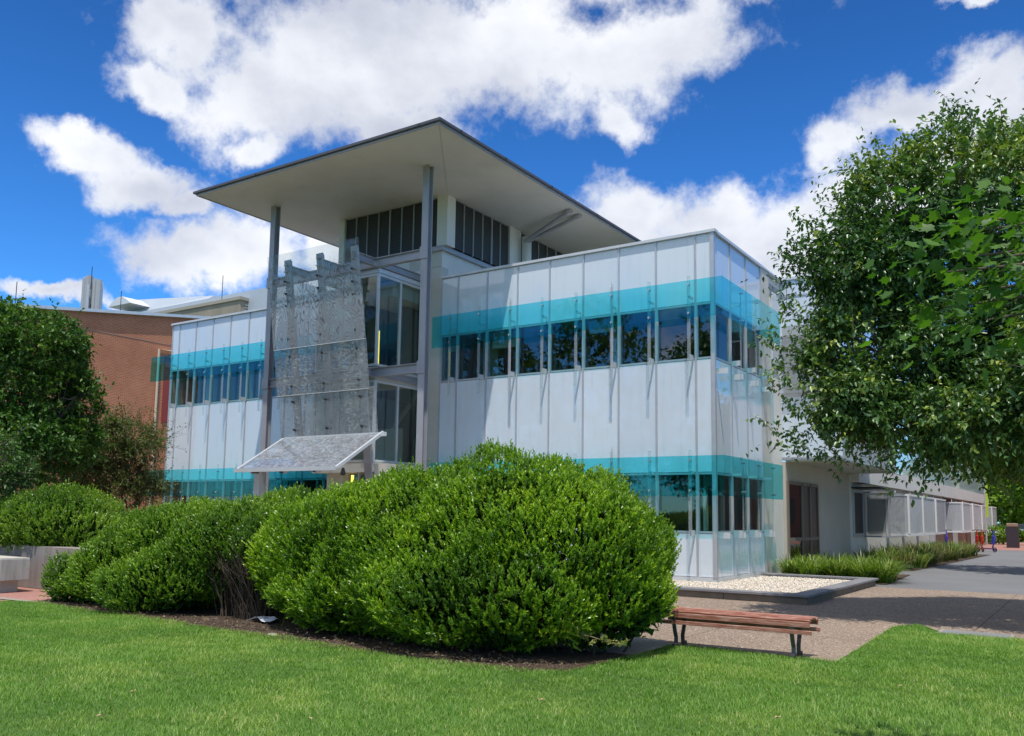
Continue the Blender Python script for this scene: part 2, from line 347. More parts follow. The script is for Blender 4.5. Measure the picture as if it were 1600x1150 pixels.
struct(obj('garden_soil', MB().sheet([(-7.95, -11.75), (-4, -11.95), (-1, -12.15), (1.3, -12.25), (2.3, -12.2), (2.85, -11.8), (2.95, -10.6), (2.4, -9.0), (-7.95, -8.6)], 0.0), M_SOIL))
LAWN = [(-8.3, -11.85), (-7.6, -11.68), (-5.7, -11.78), (-4.25, -11.75), (-2.7, -11.92), (-1.4, -11.9), (-.45, -11.98), (.6, -12.14), (1.3, -12.14), (2.0, -12.05), (2.6, -11.98), (2.86, -11.6), (2.9, -10.6), (2.96, -9.9), (2.92, -9.36), (3.1, -9.28), (4.95, -9.34), (4.88, -7.3), (4.82, -5.4), (5.1, -4.85), (5.5, -5.72), (6.3, -5.72), (14, -5.4), (14, -45), (-24, -45), (-24, -16), (-8.3, -16)]
struct(obj('lawn', MB().sheet(LAWN, -.004), M_LAWN))

def inpoly(x, y, poly):
    r = np.zeros(len(x), bool); j = len(poly) - 1
    for i in range(len(poly)):
        xi, yi = poly[i]; xj, yj = poly[j]
        c = ((yi > y) != (yj > y)) & (x < (xj - xi) * (y - yi) / (yj - yi + 1e-12) + xi); r ^= c; j = i
    return r
def vnoise(p, seed=0, k=10, freq=1.0):
    g = np.random.default_rng(seed); s = np.zeros(len(p))
    for i in range(k):
        d = g.normal(size=p.shape[1]); d /= np.linalg.norm(d); f = freq * g.uniform(.6, 1.8); s += np.sin(p @ d * f * 6.28 + g.uniform(0, 6.28))
    return s / math.sqrt(k)

def grassmat():
    m, n, out = mat('grass_blades'); a = n.node('ShaderNodeAttribute', attribute_name='tint'); tcn = n.node('ShaderNodeTexCoord')
    col = n.ramp(a.outputs['Fac'], [(0, (.07, .165, .015)), (.45, (.14, .28, .032)), (.8, (.25, .40, .085)), (1, (.45, .45, .2))])
    big = n.noise(tcn.outputs['Object'], .8, 3, .6); col = n.mix(n.sstep(big, .46, .62), col, n.mix(1, col, (1.5, 1.2, 1.5), 'MULTIPLY')); b2 = n.noise(tcn.outputs['Object'], 1.7, 4, .6); col = n.mix(n.math('MULTIPLY', n.sstep(b2, .55, .7), .8), col, n.mix(1, col, (.78, .9, .5), 'MULTIPLY'))
    p = n.node('ShaderNodeBsdfPrincipled'); n.put(p.inputs['Base Color'], col); p.inputs['Roughness'].default_value = .5; p.inputs['Specular IOR Level'].default_value = .35
    tl = n.node('ShaderNodeBsdfTranslucent'); n.put(tl.inputs[0], n.mix(1, col, (1.2, 1.5, .5), 'MULTIPLY'))
    mx = n.node('ShaderNodeMixShader'); mx.inputs[0].default_value = .35; n.l.new(p.outputs[0], mx.inputs[1]); n.l.new(tl.outputs[0], mx.inputs[2]); n.l.new(mx.outputs[0], out.inputs[0]); return m
def make_grass():
    N = 1100000
    dep = 4.6 + (RNG.random(N) ** .62) * 12.5; lat = (RNG.random(N) * 2 - 1) * .80 * dep
    F2 = FV[:2] / np.linalg.norm(FV[:2]); R2 = np.array([F2[1], -F2[0]])
    x = CAM[0] + F2[0] * dep + R2[0] * lat; y = CAM[1] + F2[1] * dep + R2[1] * lat
    keep = inpoly(x, y, LAWN) & (RNG.random(N) < .62); x = x[keep]; y = y[keep]; n = len(x)
    big = vnoise(np.c_[x, y], 5, 8, .25); sm = vnoise(np.c_[x, y], 6, 10, 1.6)
    h = (.022 + .017 * RNG.random(n)) * (1 + .18 * big + .15 * sm); a = RNG.random(n) * 6.283
    lean = .5 + .9 * RNG.random(n); wd = .0036 + .003 * RNG.random(n)
    dx, dy = np.cos(a), np.sin(a); px, py = -dy * wd / 2, dx * wd / 2
    b = np.c_[x, y, np.full(n, -.004)]; mid = b + np.c_[dx * h * lean * .3, dy * h * lean * .3, h * .62]; tip = b + np.c_[dx * h * lean, dy * h * lean, h]
    W = np.c_[px, py, np.zeros(n)]
    V = np.stack([b - W, b + W, mid + W * .8, mid - W * .8, tip + W * .25, tip - W * .25], 1).reshape(-1, 3)
    i = np.arange(n)[:, None] * 6; F = np.concatenate([i + [0, 1, 2, 3], i + [3, 2, 4, 5]], 1).reshape(-1, 4)
    t_ = np.clip(.42 + .14 * big + .1 * sm + .2 * RNG.normal(size=n), 0, .93); t_[RNG.random(n) < .012] = 1
    o = npmesh('grass', V, F, grassmat(), None, np.repeat(t_, 2)); o['kind'] = 'stuff'; o['label'] = 'short mown green grass of the lawn'
    tag(o, 'short mown bright green grass covering the lawn', 'grass')
make_grass()

# ------------------------------------------------------------------ office building (front facade on y=0, corner at x=0)
BLD = thing('office_building', 'two storey white glass clad office building with teal sunshade bands and projecting roof', 'building')
ZS = [(.2, 1.23, 'p'), (1.23, 2.67, 'w'), (2.67, 5.40, 'p'), (5.40, 6.79, 'w'), (6.79, 8.50, 'p')]
def fr2w(o, u, n_, U, N): return (o[0] + U[0] * u + N[0] * n_, o[1] + U[1] * u + N[1] * n_)
def lbox(mb, o, U, N, u0, u1, n0, n1, z0, z1):
    a = fr2w(o, u0, n0, U, N); b = fr2w(o, u1, n1, U, N); return mb.box(a[0], b[0], a[1], b[1], z0, z1)
def facade(o, U, N, us, seed):
    rr = random.Random(seed)
    for i in range(len(us) - 1):
        u0, u1 = us[i] + .022, us[i + 1] - .022
        for (z0, z1, k) in ZS:
            if k == 'p': obj('cladding_panel', lbox(MB(), o, U, N, u0, u1, -.06 + rr.uniform(-.002, .002), 0 + rr.uniform(-.003, .003), z0 + .012, z1 - .012), M_CLAD, BLD)
            else:
                mb = MB(); fw = .02
                lbox(mb, o, U, N, u0, u0 + fw, -.07, .006, z0, z1); lbox(mb, o, U, N, u1 - fw, u1, -.07, .006, z0, z1)
                lbox(mb, o, U, N, u0 + fw, u1 - fw, -.07, .006, z0, z0 + .05); lbox(mb, o, U, N, u0 + fw, u1 - fw, -.07, .006, z1 - .05, z1)
                f = obj('window', mb, M_ALU, BLD)
                obj('pane', lbox(MB(), o, U, N, u0 + fw, u1 - fw, -.04, -.028, z0 + .05, z1 - .05), M_PANE, f)
                if rr.random() < .45:
                    bb = MB(); wv_ = rr.uniform(.15, .3)
                    if rr.random() < .5: lbox(bb, o, U, N, u0 + .05, u0 + .05 + wv_, -.34, -.28, z0, z1 - .06)
                    else: lbox(bb, o, U, N, u0 + .04, u1 - .04, -.22, -.20, z1 - rr.uniform(.3, .55), z1 - .05)
                    obj('blind', bb, M_BLIND, f)
    for u in us:
        obj('mullion', lbox(MB(), o, U, N, u - .022, u + .022, -.08, .028, .2, 8.5), M_ALU, BLD)
def teal(o, U, N, u0, u1, z0, z1, off=.3):
    obj('sunshade_glass', lbox(MB(), o, U, N, u0, u1, off, off + .012, z0, z1), M_TEAL, BLD)
def fin(o, U, N, u, z0, z1, zt0, zt1, steel=False, off=.272):
    mb = MB(); lbox(mb, o, U, N, u - .042, u + .042, off, off + .016, z0, z1)
    f = obj('fin', mb, M_FIN if not steel else M_FIN, BLD)
    if steel:
        s = MB(); lbox(s, o, U, N, u - .052, u - .036, off + .016, off + .03, z0, z1 + .06); lbox(s, o, U, N, u - .012, u + .004, off + .016, off + .03, z0 - .02, z1 + .12); obj('steel_rod', s, M_STEELW, f)
    b = MB(); lbox(b, o, U, N, u - .015, u + .015, .028, off, z0 + .42, z0 + .55); lbox(b, o, U, N, u - .012, u + .012, .028, off, zt1 - .42, zt1 - .36)
    obj('bracket', b, M_ALUW, f)
    for zz in (zt0 + .12, zt1 - .1):
        q = MB(); p0 = fr2w(o, u - .01, off - .02, U, N); p1 = fr2w(o, u - .01, .345, U, N); q.tube([(*p0, zz), (*p1, zz)], .028, 10); obj('bolt', q, M_BOLT, f, smooth=False)
FO, FU, FN = (0, 0), (-1, 0), (0, -1)       # front facade: u runs left from the corner
RO, RU, RN = (0, 0), (0, 1), (1, 0)         # right facade: u runs away from the camera
us = [.03, .44] + [.44 + 1.04 * k for k in range(1, 8)] + [8.33]
facade(FO, FU, FN, us, 3)
usr = [.03, 1.17, 2.35, 3.56]; facade(RO, RU, RN, usr, 4)
usl = [11.42] + [21.2 - .44 - .975 * k for k in range(9, -1, -1)] + [21.17]; usl = [u for u in usl if u >= 11.4]
facade(FO, FU, FN, usl, 5)
cp = MB().box(-.05, .045, -.045, .05, .2, 8.5); obj('corner_post', cp, M_ALU, BLD)
for (u0, u1) in ((-.34, 8.42), (11.0, 21.98)):
    teal(FO, FU, FN, u0, u1, 6.37, 7.30); teal(FO, FU, FN, u0, u1, 2.11, 3.05)
teal(RO, RU, RN, -.285, 4.22, 6.37, 7.30, off=.328); teal(RO, RU, RN, -.285, 4.22, 2.11, 3.05, off=.328)
for k in range(8):
    u = .51 + 1.04 * k
    fin(FO, FU, FN, u, 4.95, 7.42, 6.37, 7.30, steel=k in (2, 5)); fin(FO, FU, FN, u, .75, 3.2, 2.11, 3.05, steel=k in (2, 5))
for k in range(10):
    u = 21.2 - .44 - .975 * k
    if u > 11.6:
        fin(FO, FU, FN, u - .02, 4.95, 7.42, 6.37, 7.30); fin(FO, FU, FN, u - .02, .75, 3.2, 2.11, 3.05)
for u in (.1, 1.17, 2.35, 3.53):
    fin(RO, RU, RN, u, 4.95, 7.3, 6.37, 7.30, off=.262) if u > .2 else None
    fin(RO, RU, RN, u, .75, 3.1, 2.11, 3.05, off=.262) if u > .2 else None
# long horizontal sill brackets on the right facade
for u in (.1, 1.17, 2.35, 3.53):
    for z in (1.12, 5.02):
        b = MB(); lbox(b, RO, RU, RN, u - .012, u + .012, .03, .32, z, z + .14); obj('bracket', b, M_ALUW, BLD)
# copings, base skirts
obj('coping', MB().box(-8.34, .09, -.07, .16, 8.5, 8.57), M_ALUW, BLD); obj('coping', MB().box(-.16, .07, .162, 3.62, 8.5, 8.57), M_ALUW, BLD)
obj('coping', MB().box(-21.25, -12.62, -.07, .16, 8.5, 8.57), M_ALUW, BLD); obj('coping', MB().box(-21.25, -21.05, .162, 12, 8.5, 8.57), M_ALUW, BLD)
sk = MB().box(-8.33, .03, -.03, .1, .08, .2); sk.box(-.1, .03, .1, 3.6, .08, .2); obj('base_skirt', sk, M_ALUW, BLD)
obj('base_skirt', MB().box(-21.2, -11.4, -.03, .1, .0, .2), M_ALUW, BLD)
# backing structure (slabs, inner walls) ; rooms are open behind the windows
def rooms(x0, x1, y0, y1, name='interior'):
    mb = MB().box(x0, x1, y0, y1, 2.80, 5.25); mb.box(x0, x1, y0, y1, 6.95, 8.15); mb.box(x0, x1, y0, y1, .05, .25); obj('floor_structure', mb, M_ICEIL, BLD)
    obj('interior_wall', MB().box(x0, x1, y0 + 4.2, y0 + 4.3, .25, 6.95), M_IWALL, BLD)
rooms(-8.3, -.09, .08, 5.5); rooms(-21.15, -11.5, .08, 11.9)
obj('roof_deck', MB().box(-8.3, -.05, .17, 5.5, 8.152, 8.3), M_ROOFTOP, BLD); obj('roof_deck', MB().box(-21.0, -11.5, .17, 11.9, 8.152, 8.3), M_ROOFTOP, BLD)
for x in (-2.9, -6.9, -13.4, -16.6, -19.6):
    for z0, z1 in ((.25, 2.8), (5.25, 6.95)): obj('interior_column', MB().box(x - .12, x + .12, .5, .74, z0, z1), M_ICOL, BLD)
fu = MB(); rr = random.Random(9)
for k in range(26):
    x = -1 - rr.random() * 7 if k % 2 else -12 - rr.random() * 8; z = .25 if rr.random() < .5 else 5.25; wv_ = rr.uniform(.4, 1.2); obj('office_furniture', MB().box(x, x - wv_, 1 + rr.random() * 2, 3.3, z, z + rr.uniform(.7, 1.5)), M_FURN, BLD)
# partitions closing rooms
pt = MB().box(-8.28, -8.2, .09, 5.4, .25, 2.8); pt.box(-8.28, -8.2, .09, 5.4, 5.25, 6.95); pt.box(-5.2, -5.1, 1.2, 4.2, 5.25, 6.95); pt.box(-17.6, -17.5, .6, 4.2, 5.25, 6.95); obj('partition', pt, M_IWALL, BLD)
obj('side_wall', MB().box(-21.2, -21.1, .1, 12, .05, 8.5), M_CREAM, BLD)
# right facade beyond the glass: cream pilaster and pale return wall
obj('pilaster', MB().box(-.2, .02, 3.6, 4.3, .05, 8.53), M_CREAM, BLD)
obj('return_wall', MB().box(-.3, -.08, 4.3, 5.62, .05, 8.5), M_WHITE, BLD)
obj('screen_panel', MB().box(-.075, -.03, 4.75, 5.35, 5.9, 8.1), M_ALUW, BLD)
obj('coping', MB().box(-.32, .05, 3.625, 5.62, 8.532, 8.58), M_ALUW, BLD)
# ---- tower
T0, T1, TY = -12.6, -8.36, 9.0
tw = MB().box(T0, T1, .0, TY, 8.3, 9.36); obj('tower_wall', tw, M_WHITE, BLD)
jt = MB().box(T1 + .0, T1 + .004, 2.0, 2.02, 8.5, 9.36); obj('panel_joint', jt, M_STEEL, BLD)
bl = MB().box(-8.95, T1 - .0, -.02, -.004, 8.9, 9.36); bl.box(-8.95, -8.6, -.02, -.004, 8.3, 8.89); bl.box(-9.6, -8.96, -.02, -.004, 8.9, 9.36); obj('stone_block', bl, M_CREAM, BLD)
obj('corner_pier', MB().box(-8.72, -8.35, -.03, .3, .05, 8.88), M_CREAM, BLD)
ld = MB().box(T0 - .05, T1 + .12, -.12, TY, 9.36, 9.44); ld.box(T0, T1 + .06, -.07, TY, 9.44, 9.52); obj('ledge', ld, M_FASCIA, BLD)
obj('corner_post', MB().box(-8.56, -8.17, -.03, .36, 9.52, 11.05), M_WHITE, BLD); obj('corner_post', MB().box(T0 - .02, T0 + .2, -.03, .2, 9.52, 11.05), M_WHITE, BLD)
obj('tower_core', MB().box(T0 + .2, T1 - .12, .25, TY - .2, 9.52, 11.05), M_IFLOOR, BLD)
def lv(axis, a, b, c, n):
    st = (b - a) / n
    for k in range(n):
        q0, q1 = a + k * st + .015, a + (k + 1) * st - .015
        mb = MB().box(q0, q1, c, c + .04, 9.55, 11.02) if axis == 'x' else MB().box(c - .04, c, q0, q1, 9.55, 11.02)
        obj('louvre_panel', mb, M_LOUV, BLD)
    m2 = MB()
    for k in range(n + 1):
        q = a + k * st; wd = .03 if k % 4 == 0 else .014
        if axis == 'x': m2.box(q - wd / 2, q + wd / 2, c - .03 - wd * .5, c + .02, 9.52, 11.05)
        else: m2.box(c - .02, c + .03 + wd * .5, q - wd / 2, q + wd / 2, 9.52, 11.05)
    obj('louvre_frame', m2, M_STEELW, BLD)
lv('x', T0 + .2, -8.57, .05, 8); lv('y', .37, 3.3, -8.24, 6); lv('y', 4.0, 8.6, -8.24, 8)
obj('tower_post', MB().box(-8.56, -8.16, 3.3, 3.95, 9.44, 11.05), M_WHITE, BLD)
# ---- big roof
RX0, RX1, RY0, RY1 = -14.72, -5.38, -3.96, 7.5
obj('soffit', MB().box(RX0 + .04, RX1 - .04, RY0 + .04, RY1 - .04, 11.05, 11.085), M_SOFFIT, BLD)
fs = MB().box(RX0, RX1, RY0, RY0 + .04, 11.03, 11.088); fs.box(RX1 - .04, RX1, RY0 + .04, RY1, 11.03, 11.088); fs.box(RX0, RX0 + .04, RY0 + .04, RY1, 11.03, 11.088); fs.box(RX0 + .04, RX1 - .04, RY1 - .04, RY1, 11.03, 11.088)
obj('roof_fascia', fs, M_FASCIA, BLD)
gt = MB().box(RX0 - .07, RX1 + .07, RY0 - .07, RY1 + .07, 11.09, 11.155); obj('roof_gutter', gt, M_GUTTER, BLD)
for x, y in ((-6.0, RY0 - .075), (-12, RY0 - .075)): obj('roof_bracket', MB().box(x, x + .05, y, y + .02, 11.08, 11.14), M_DARKM, BLD)
for y in (-3.2, -1.2, 1.2, 4.0): obj('roof_bracket', MB().box(RX1 + .07, RX1 + .08, y, y + .06, 11.08, 11.15), M_DARKM, BLD)
sj = MB().bar((RX1 - .05, RY0 + .05, 11.048), (T1 + .2, -.05, 11.048), .012, .006); obj('soffit_joint', sj, M_FASCIA, BLD)
# ---- steel frame
def icol(x, z1): return MB().ibeam((x, -2, 0), (x, -2, z1), .21, .20, up=(0, 1, 0))
obj('column', icol(-7.31, 11.05), M_STEEL, BLD); obj('column', icol(-13.42, 11.05), M_STEEL, BLD)
for z in (5.47, 8.6):
    obj('beam', MB().ibeam((-13.31, -2, z), (-7.42, -2, z), .16, .26), M_STEEL, BLD)
    for x in ((-11.76, -10.45, -9.12) if z > 8 else (-9.12,)): obj('beam', MB().ibeam((x, -2.08 if z < 8 else -2.09, z), (x, -2.5 if z < 8 else -2.98, z), .14, .22), M_STEEL, BLD)
    obj('beam', MB().ibeam((-9.07, -1.9, z), (-9.07, -.04, z), .12, .2), M_STEEL, BLD)
for x in (-7.31, -13.42):
    for z in (5.47, 8.6): obj('connection_plate', MB().box(x - .13, x + .13, -2.13, -2.108, z - .17, z + .17), M_STEEL, BLD)
# ---- glazed stair bay
GX0, GX1, GY = -11.42, -9.07, -1.95
M_PANE2 = glass('bay_glass', (.74, .80, .77), minr=.12, wav=.06)
for (z0, z1) in ((3.0, 5.28), (5.68, 8.32)):
    m_ = MB()
    for x in (GX0, -10.45, GX1): m_.box(x - .03, x + .03, GY - .03, GY + .05, z0, z1)
    for y in (-1.0, -.02): m_.box(GX1 - .05, GX1 + .03, y - .03, y + .03, z0, z1)
    m_.box(GX0 + .03, -10.48, GY - .025, GY + .05, z0, z0 + .06); m_.box(-10.42, GX1 - .03, GY - .025, GY + .05, z0, z0 + .06); m_.box(GX0 + .03, -10.48, GY - .025, GY + .05, z1 - .07, z1); m_.box(-10.42, GX1 - .03, GY - .025, GY + .05, z1 - .07, z1)
    for (a, b) in ((GY + .05, -1.03), (-.97, -.05)): m_.box(GX1 - .045, GX1 + .025, a, b, z0, z0 + .06); m_.box(GX1 - .045, GX1 + .025, a, b, z1 - .07, z1)
    fr_ = obj('window_frame', m_, M_ALUW, BLD)
    for (a, b) in ((GX0 + .03, -10.48), (-10.42, GX1 - .03)): obj('pane', MB().box(a, b, GY, GY + .012, z0 + .06, z1 - .07), M_PANE2, fr_)
    for (a, b) in ((GY + .05, -1.03), (-.97, -.05)): obj('pane', MB().box(GX1 - .015, GX1 - .003, a, b, z0 + .06, z1 - .07), M_PANE2, fr_)
obj('bay_fascia', MB().box(GX0, GX1 + .01, GY - .01, -.1, 2.72, 2.99), M_WHITE, BLD)
obj('bay_floor', MB().box(GX0 + .02, GX1 - .02, GY + .02, -.1, 5.30, 5.66), M_WHITE, BLD)
obj('bay_roof', MB().box(GX0 - .02, GX1 + .02, GY - .02, -.03, 8.34, 8.46), M_ALUW, BLD)
# interior of the bay: back wall, ceiling bulkhead, landing balustrade, lit strip
iw = MB().box(T0 + .05, -9.12, 2.6, 2.7, .1, 8.3); iw.box(-8.86, -8.74, .05, 2.6, .1, 8.3); obj('stair_wall', iw, pbr('pale_stair_wall', (.55, .60, .55), .8, var=.2, vscale=.7), BLD)
obj('stair_wall', MB().box(-9.9, -9.78, -.1, 2.55, 6.0, 8.3), pbr('grey_plaster', (.22, .23, .22), .8, var=.1), BLD)
obj('ceiling_bulkhead', MB().box(-10.6, -9.2, -1.2, .6, 7.85, 8.3), pbr('white_plaster', (.62, .64, .62), .8), BLD)
obj('balustrade', MB().box(-11.3, -9.2, -.6, -.57, 3.0, 4.05), pbr('pale_balustrade', (.45, .50, .42), .6), BLD)
obj('stair', MB().hexa([(-11.3, .3, 3.0), (-9.3, .3, 5.2), (-9.3, 1.4, 5.2), (-11.3, 1.4, 3.0), (-11.3, .3, 3.25), (-9.3, .3, 5.45), (-9.3, 1.4, 5.45), (-11.3, 1.4, 3.25)]), M_ICEIL, BLD)
def emis(name, col, s):
    m, n, out = mat(name); e = n.node('ShaderNodeEmission'); e.inputs[0].default_value = (*col, 1); e.inputs[1].default_value = s; n.l.new(e.outputs[0], out.inputs[0]); return m
M_LIT = emis('lit_yellow_strip', (1, .82, .12), 1.3)
obj('light_strip', MB().tube([(-9.3, -1.62, 5.75), (-9.3, -1.62, 6.75)], .03, 8), M_LIT, BLD)
# entry below
obj('entry_wall', MB().box(GX0 + .05, -10.5, -1.4, -1.3, .05, 2.72), M_WHITE, BLD)
dm = MB()
for x in (-10.5, -9.8, -9.12): dm.box(x - .03, x + .03, -1.72, -1.64, .05, 2.72)
dm.box(-10.47, -9.15, -1.72, -1.64, 2.3, 2.38)
df = obj('door', dm, M_ALUW, BLD)
obj('door_pane', MB().box(-10.47, -9.15, -1.69, -1.68, .1, 2.3), M_PANE2, df)
obj('entry_light', MB().box(-10.2, -10.13, -1.6, -1.56, 2.42, 2.66), M_LIT, BLD)
obj('side_fascia', MB().box(-9.05, -8.6, -1.9, -.05, .05, 2.95), M_CREAM, BLD)
# ---- tilted etched glass screen with three leaning steel fins
def lean(z): return -2.22 - (z - 2.78) * .1385
for x in (-11.76, -10.45, -9.12):
    a = (x, lean(2.3) + .16, 2.3) if x > -9.5 else (x, lean(3.6) + .16, 3.6); b = (x, lean(8.86) + .16, 8.86)
    m_ = MB().bar(a, b, .26, .035, up=(0, 1, .14)); m_.bar((a[0] - .0, a[1] + .09, a[2]), (b[0], b[1] + .09, b[2]), .03, .14, up=(0, 1, .14))
    f_ = obj('leaning_fin', m_, M_STEEL, BLD)
    for z in (8.2, 7.85, 7.5, 6.55, 6.05, 5.2, 4.75, 3.95):
        if z > a[2]: obj('clamp', MB().tube([(x + .02, lean(z) - .05, z), (x + .02, lean(z) + .15, z)], .032, 8), M_DARKM, f_)
def frit_lines(kind):
    def f(n, oc, res):
        p = n.node('ShaderNodeBsdfPrincipled'); p.inputs['Base Color'].default_value = (.60, .60, .62, 1); p.inputs['Roughness'].default_value = .6
        s = n.node('ShaderNodeSeparateXYZ'); n.put(s.inputs[0], oc); z = s.outputs[2]
        if kind == 'hair':
            w1 = n.noise(n.vmath('MULTIPLY', oc, (1, 1, .45)), 1.6, 2, .5); bands = n.math('FRACT', n.math('MULTIPLY', w1, 26.0))
            ln = n.sstep(n.math('ABSOLUTE', n.math('SUBTRACT', bands, .5)), .32, .44)
            area = n.sstep(n.math('ADD', n.noise(oc, 1.1, 2, .5), n.math('MULTIPLY', n.math('SUBTRACT', 8.35, z), .55)), .30, .60)
            haze = n.math('MULTIPLY', n.sstep(z, 8.7, 7.2), .28)
            dark = n.math('MULTIPLY', ln, area)
            p.inputs['Base Color'].default_value = (.50, .50, .53, 1)
            fac = n.math('ADD', n.math('MULTIPLY', dark, .30), n.math('ADD', haze, .07))
            n.put(p.inputs['Base Color'], n.mix(dark, (.56, .57, .60), (.16, .16, .18)))
        else:
            w1 = n.noise(n.vmath('MULTIPLY', oc, (1, 1, 2.4)), 9, 4, .6, .9); lg = n.noise(n.vmath('MULTIPLY', oc, (1, 1, .3)), 1.3, 2, .5)
            ln = n.math('MULTIPLY', n.sstep(w1, .50, .60), n.sstep(lg, .38, .62)); dk = n.math('MULTIPLY', n.sstep(w1, .44, .36), n.sstep(lg, .62, .45))
            fac = n.math('ADD', n.math('ADD', n.math('MULTIPLY', ln, .14), n.math('MULTIPLY', dk, .13)), .20)
            n.put(p.inputs['Base Color'], n.mix(dk, n.mix(ln, (.50, .52, .54), (.74, .75, .76)), (.12, .13, .14)))
        mx = n.node('ShaderNodeMixShader'); n.put(mx.inputs[0], fac); n.l.new(res, mx.inputs[1]); n.l.new(p.outputs[0], mx.inputs[2]); return mx.outputs[0]
    return f
M_SCRA = glass('etched_glass_upper', (.93, .95, .95), minr=.04, frit=frit_lines('hair'))
M_SCRB = glass('etched_glass_lower', (.90, .93, .93), minr=.04, frit=frit_lines('water'))
def slanted(x0, x1, z0, z1, off=0, th=.014):
    y0, y1 = lean(z0) + off, lean(z1) + off
    return MB().hexa([(x0, y0 - th, z0), (x1, y0 - th, z0), (x1, y0, z0), (x0, y0, z0), (x0, y1 - th, z1), (x1, y1 - th, z1), (x1, y1, z1), (x0, y1, z1)])
for (x0, x1, z0, z1, m_, off) in ((-12.42, -8.80, 7.62, 9.0, M_SCRA, 0), (-12.38, -8.74, 6.28, 7.72, M_SCRA, -.03), (-12.38, -8.74, 4.95, 6.30, M_SCRB, .0), (-12.36, -8.56, 3.62, 5.00, M_SCRB, .03)):
    p_ = obj('etched_glass_panel', slanted(x0, x1, z0, z1, off), m_, BLD)
    e = MB(); y0 = lean(z0) + off; e.box(x0, x1, y0 - .016, y0 + .002, z0 - .014, z0 - .001); obj('panel_edge', e, M_ALUW, p_)
# ---- entrance canopy
cA, cB = (-2.42, 3.70), (-4.02, 2.72)
CX0, CX1 = -12.12, -8.42
def frit_can(n, oc, res):
    p = n.node('ShaderNodeBsdfPrincipled'); p.inputs['Roughness'].default_value = .5
    w1 = n.noise(n.vmath('MULTIPLY', oc, (1, 2.4, 2.4)), 7.5, 5, .6, .9); ln = n.sstep(w1, .47, .60); dk = n.sstep(w1, .44, .34)
    n.put(p.inputs['Base Color'], n.mix(dk, n.mix(ln, (.38, .39, .42), (.60, .60, .62)), (.20, .18, .18)))
    mx = n.node('ShaderNodeMixShader'); n.put(mx.inputs[0], n.math('ADD', n.math('ADD', n.math('MULTIPLY', ln, .12), n.math('MULTIPLY', dk, .10)), .22)); n.l.new(res, mx.inputs[1]); n.l.new(p.outputs[0], mx.inputs[2]); return mx.outputs[0]
M_CANG = glass('canopy_glass', (.86, .90, .92), minr=.3, frit=frit_can)
cg = MB().hexa([(CX0, cB[0], cB[1]), (CX1, cB[0], cB[1]), (CX1, cA[0], cA[1]), (CX0, cA[0], cA[1]), (CX0, cB[0], cB[1] + .02), (CX1, cB[0], cB[1] + .02), (CX1, cA[0], cA[1] + .02), (CX0, cA[0], cA[1] + .02)])
obj('canopy_glass', cg, M_CANG, BLD)
cf = MB().box(CX0 - .06, CX1 + .06, cB[0] - .09, cB[0] - .002, cB[1] - .07, cB[1] + .03); cf.bar((CX1 + .035, cB[0], cB[1] - .01), (CX1 + .035, cA[0] + .1, cA[1] + .05), .07, .08); cf.bar((CX0 - .035, cB[0], cB[1] - .01), (CX0 - .035, cA[0], cA[1] - .01), .06, .08)
cf.box(CX0, CX1 + .2, cA[0] + .005, cA[0] + .06, cA[1] - .06, cA[1] + .05)
obj('canopy_edge', cf, M_ALUW, BLD)
cb_ = MB()
for x in (-11.6, -10.3, -9.1): cb_.bar((x, cB[0] + .02, cB[1] - .08), (x, cA[0] - .02, cA[1] - .08), .06, .12)
cb_.box(-12.0, -9.3, -3.4, -3.3, 2.72, 2.9)
obj('canopy_beam', cb_, M_STEELW, BLD)
for x in (-11.55, -10.45, -9.2): obj('downlight', MB().tube([(x, -3.9, 2.70), (x, -3.9, 2.62)], [.12, .1], 12), M_DARKM, BLD)
obj('security_camera', MB().tube([(-8.75, -3.4, 2.75), (-8.75, -3.4, 2.6), (-8.75, -3.4, 2.55)], [.03, .075, .04], 10), M_DARKM, BLD)
obj('canopy_post', MB().box(-12.13, -11.9, -3.45, -3.25, .0, 2.72), M_STEELW, BLD)
# ---- vent pipe with roof struts
obj('vent_pipe', MB().tube([(-7.9, 3.9, 8.3), (-7.9, 3.9, 10.78)], .16, 16), M_WHITE, BLD, smooth=True)
st = MB().tube([(-7.9, 3.86, 10.6), (-5.74, 3.5, 10.98)], .07, 10); st.tube([(-7.9, 3.8, 10.62), (-5.78, 2.96, 10.98)], .07, 10); st.box(-5.84, -5.66, 2.88, 3.04, 10.96, 11.04); st.box(-5.82, -5.64, 3.42, 3.58, 10.96, 11.04)
obj('strut', st, M_FASCIA, BLD)

# ------------------------------------------------------------------ white wing on the right
WG = thing('office_wing', 'long white office wing with overhanging upper storey behind the big green tree', 'building', (0, 5.65, 0))
def wobj(name, mb, m, parent=WG, **k):
    mb.v = [(x, y - 5.65, z) for x, y, z in mb.v]; return obj(name, mb, m, parent, **k)
wobj('upper_storey', MB().box(-.1, 1.6, 5.65, 13.4, 3.29, 8.6), M_CLAD)
for z in (3.33, 5.2, 6.9, 8.1): wobj('panel_trim', MB().box(-.1, 1.6, 5.63, 5.648, z, z + .05), M_ALU)
wobj('coping', MB().box(-.12, 1.65, 5.6, 13.45, 8.602, 8.68), M_ALUW)
scr = wobj('mesh_screen', MB().box(.02, .95, 5.50, 5.53, 5.1, 7.2), M_MESHG)
wobj('window', MB().box(1.0, 1.5, 5.635, 5.66, 5.6, 7.2), M_LOUV)
wobj('soffit', MB().box(.0, 1.58, 5.7, 13.35, 3.25, 3.288), M_CREAM)
M_SHW = pbr('shaded_white_wall', (.50, .46, .39), .7, var=.06, vscale=.8, bump=.1)  # white wall toned down to beige: the overhang's shade put into its colour
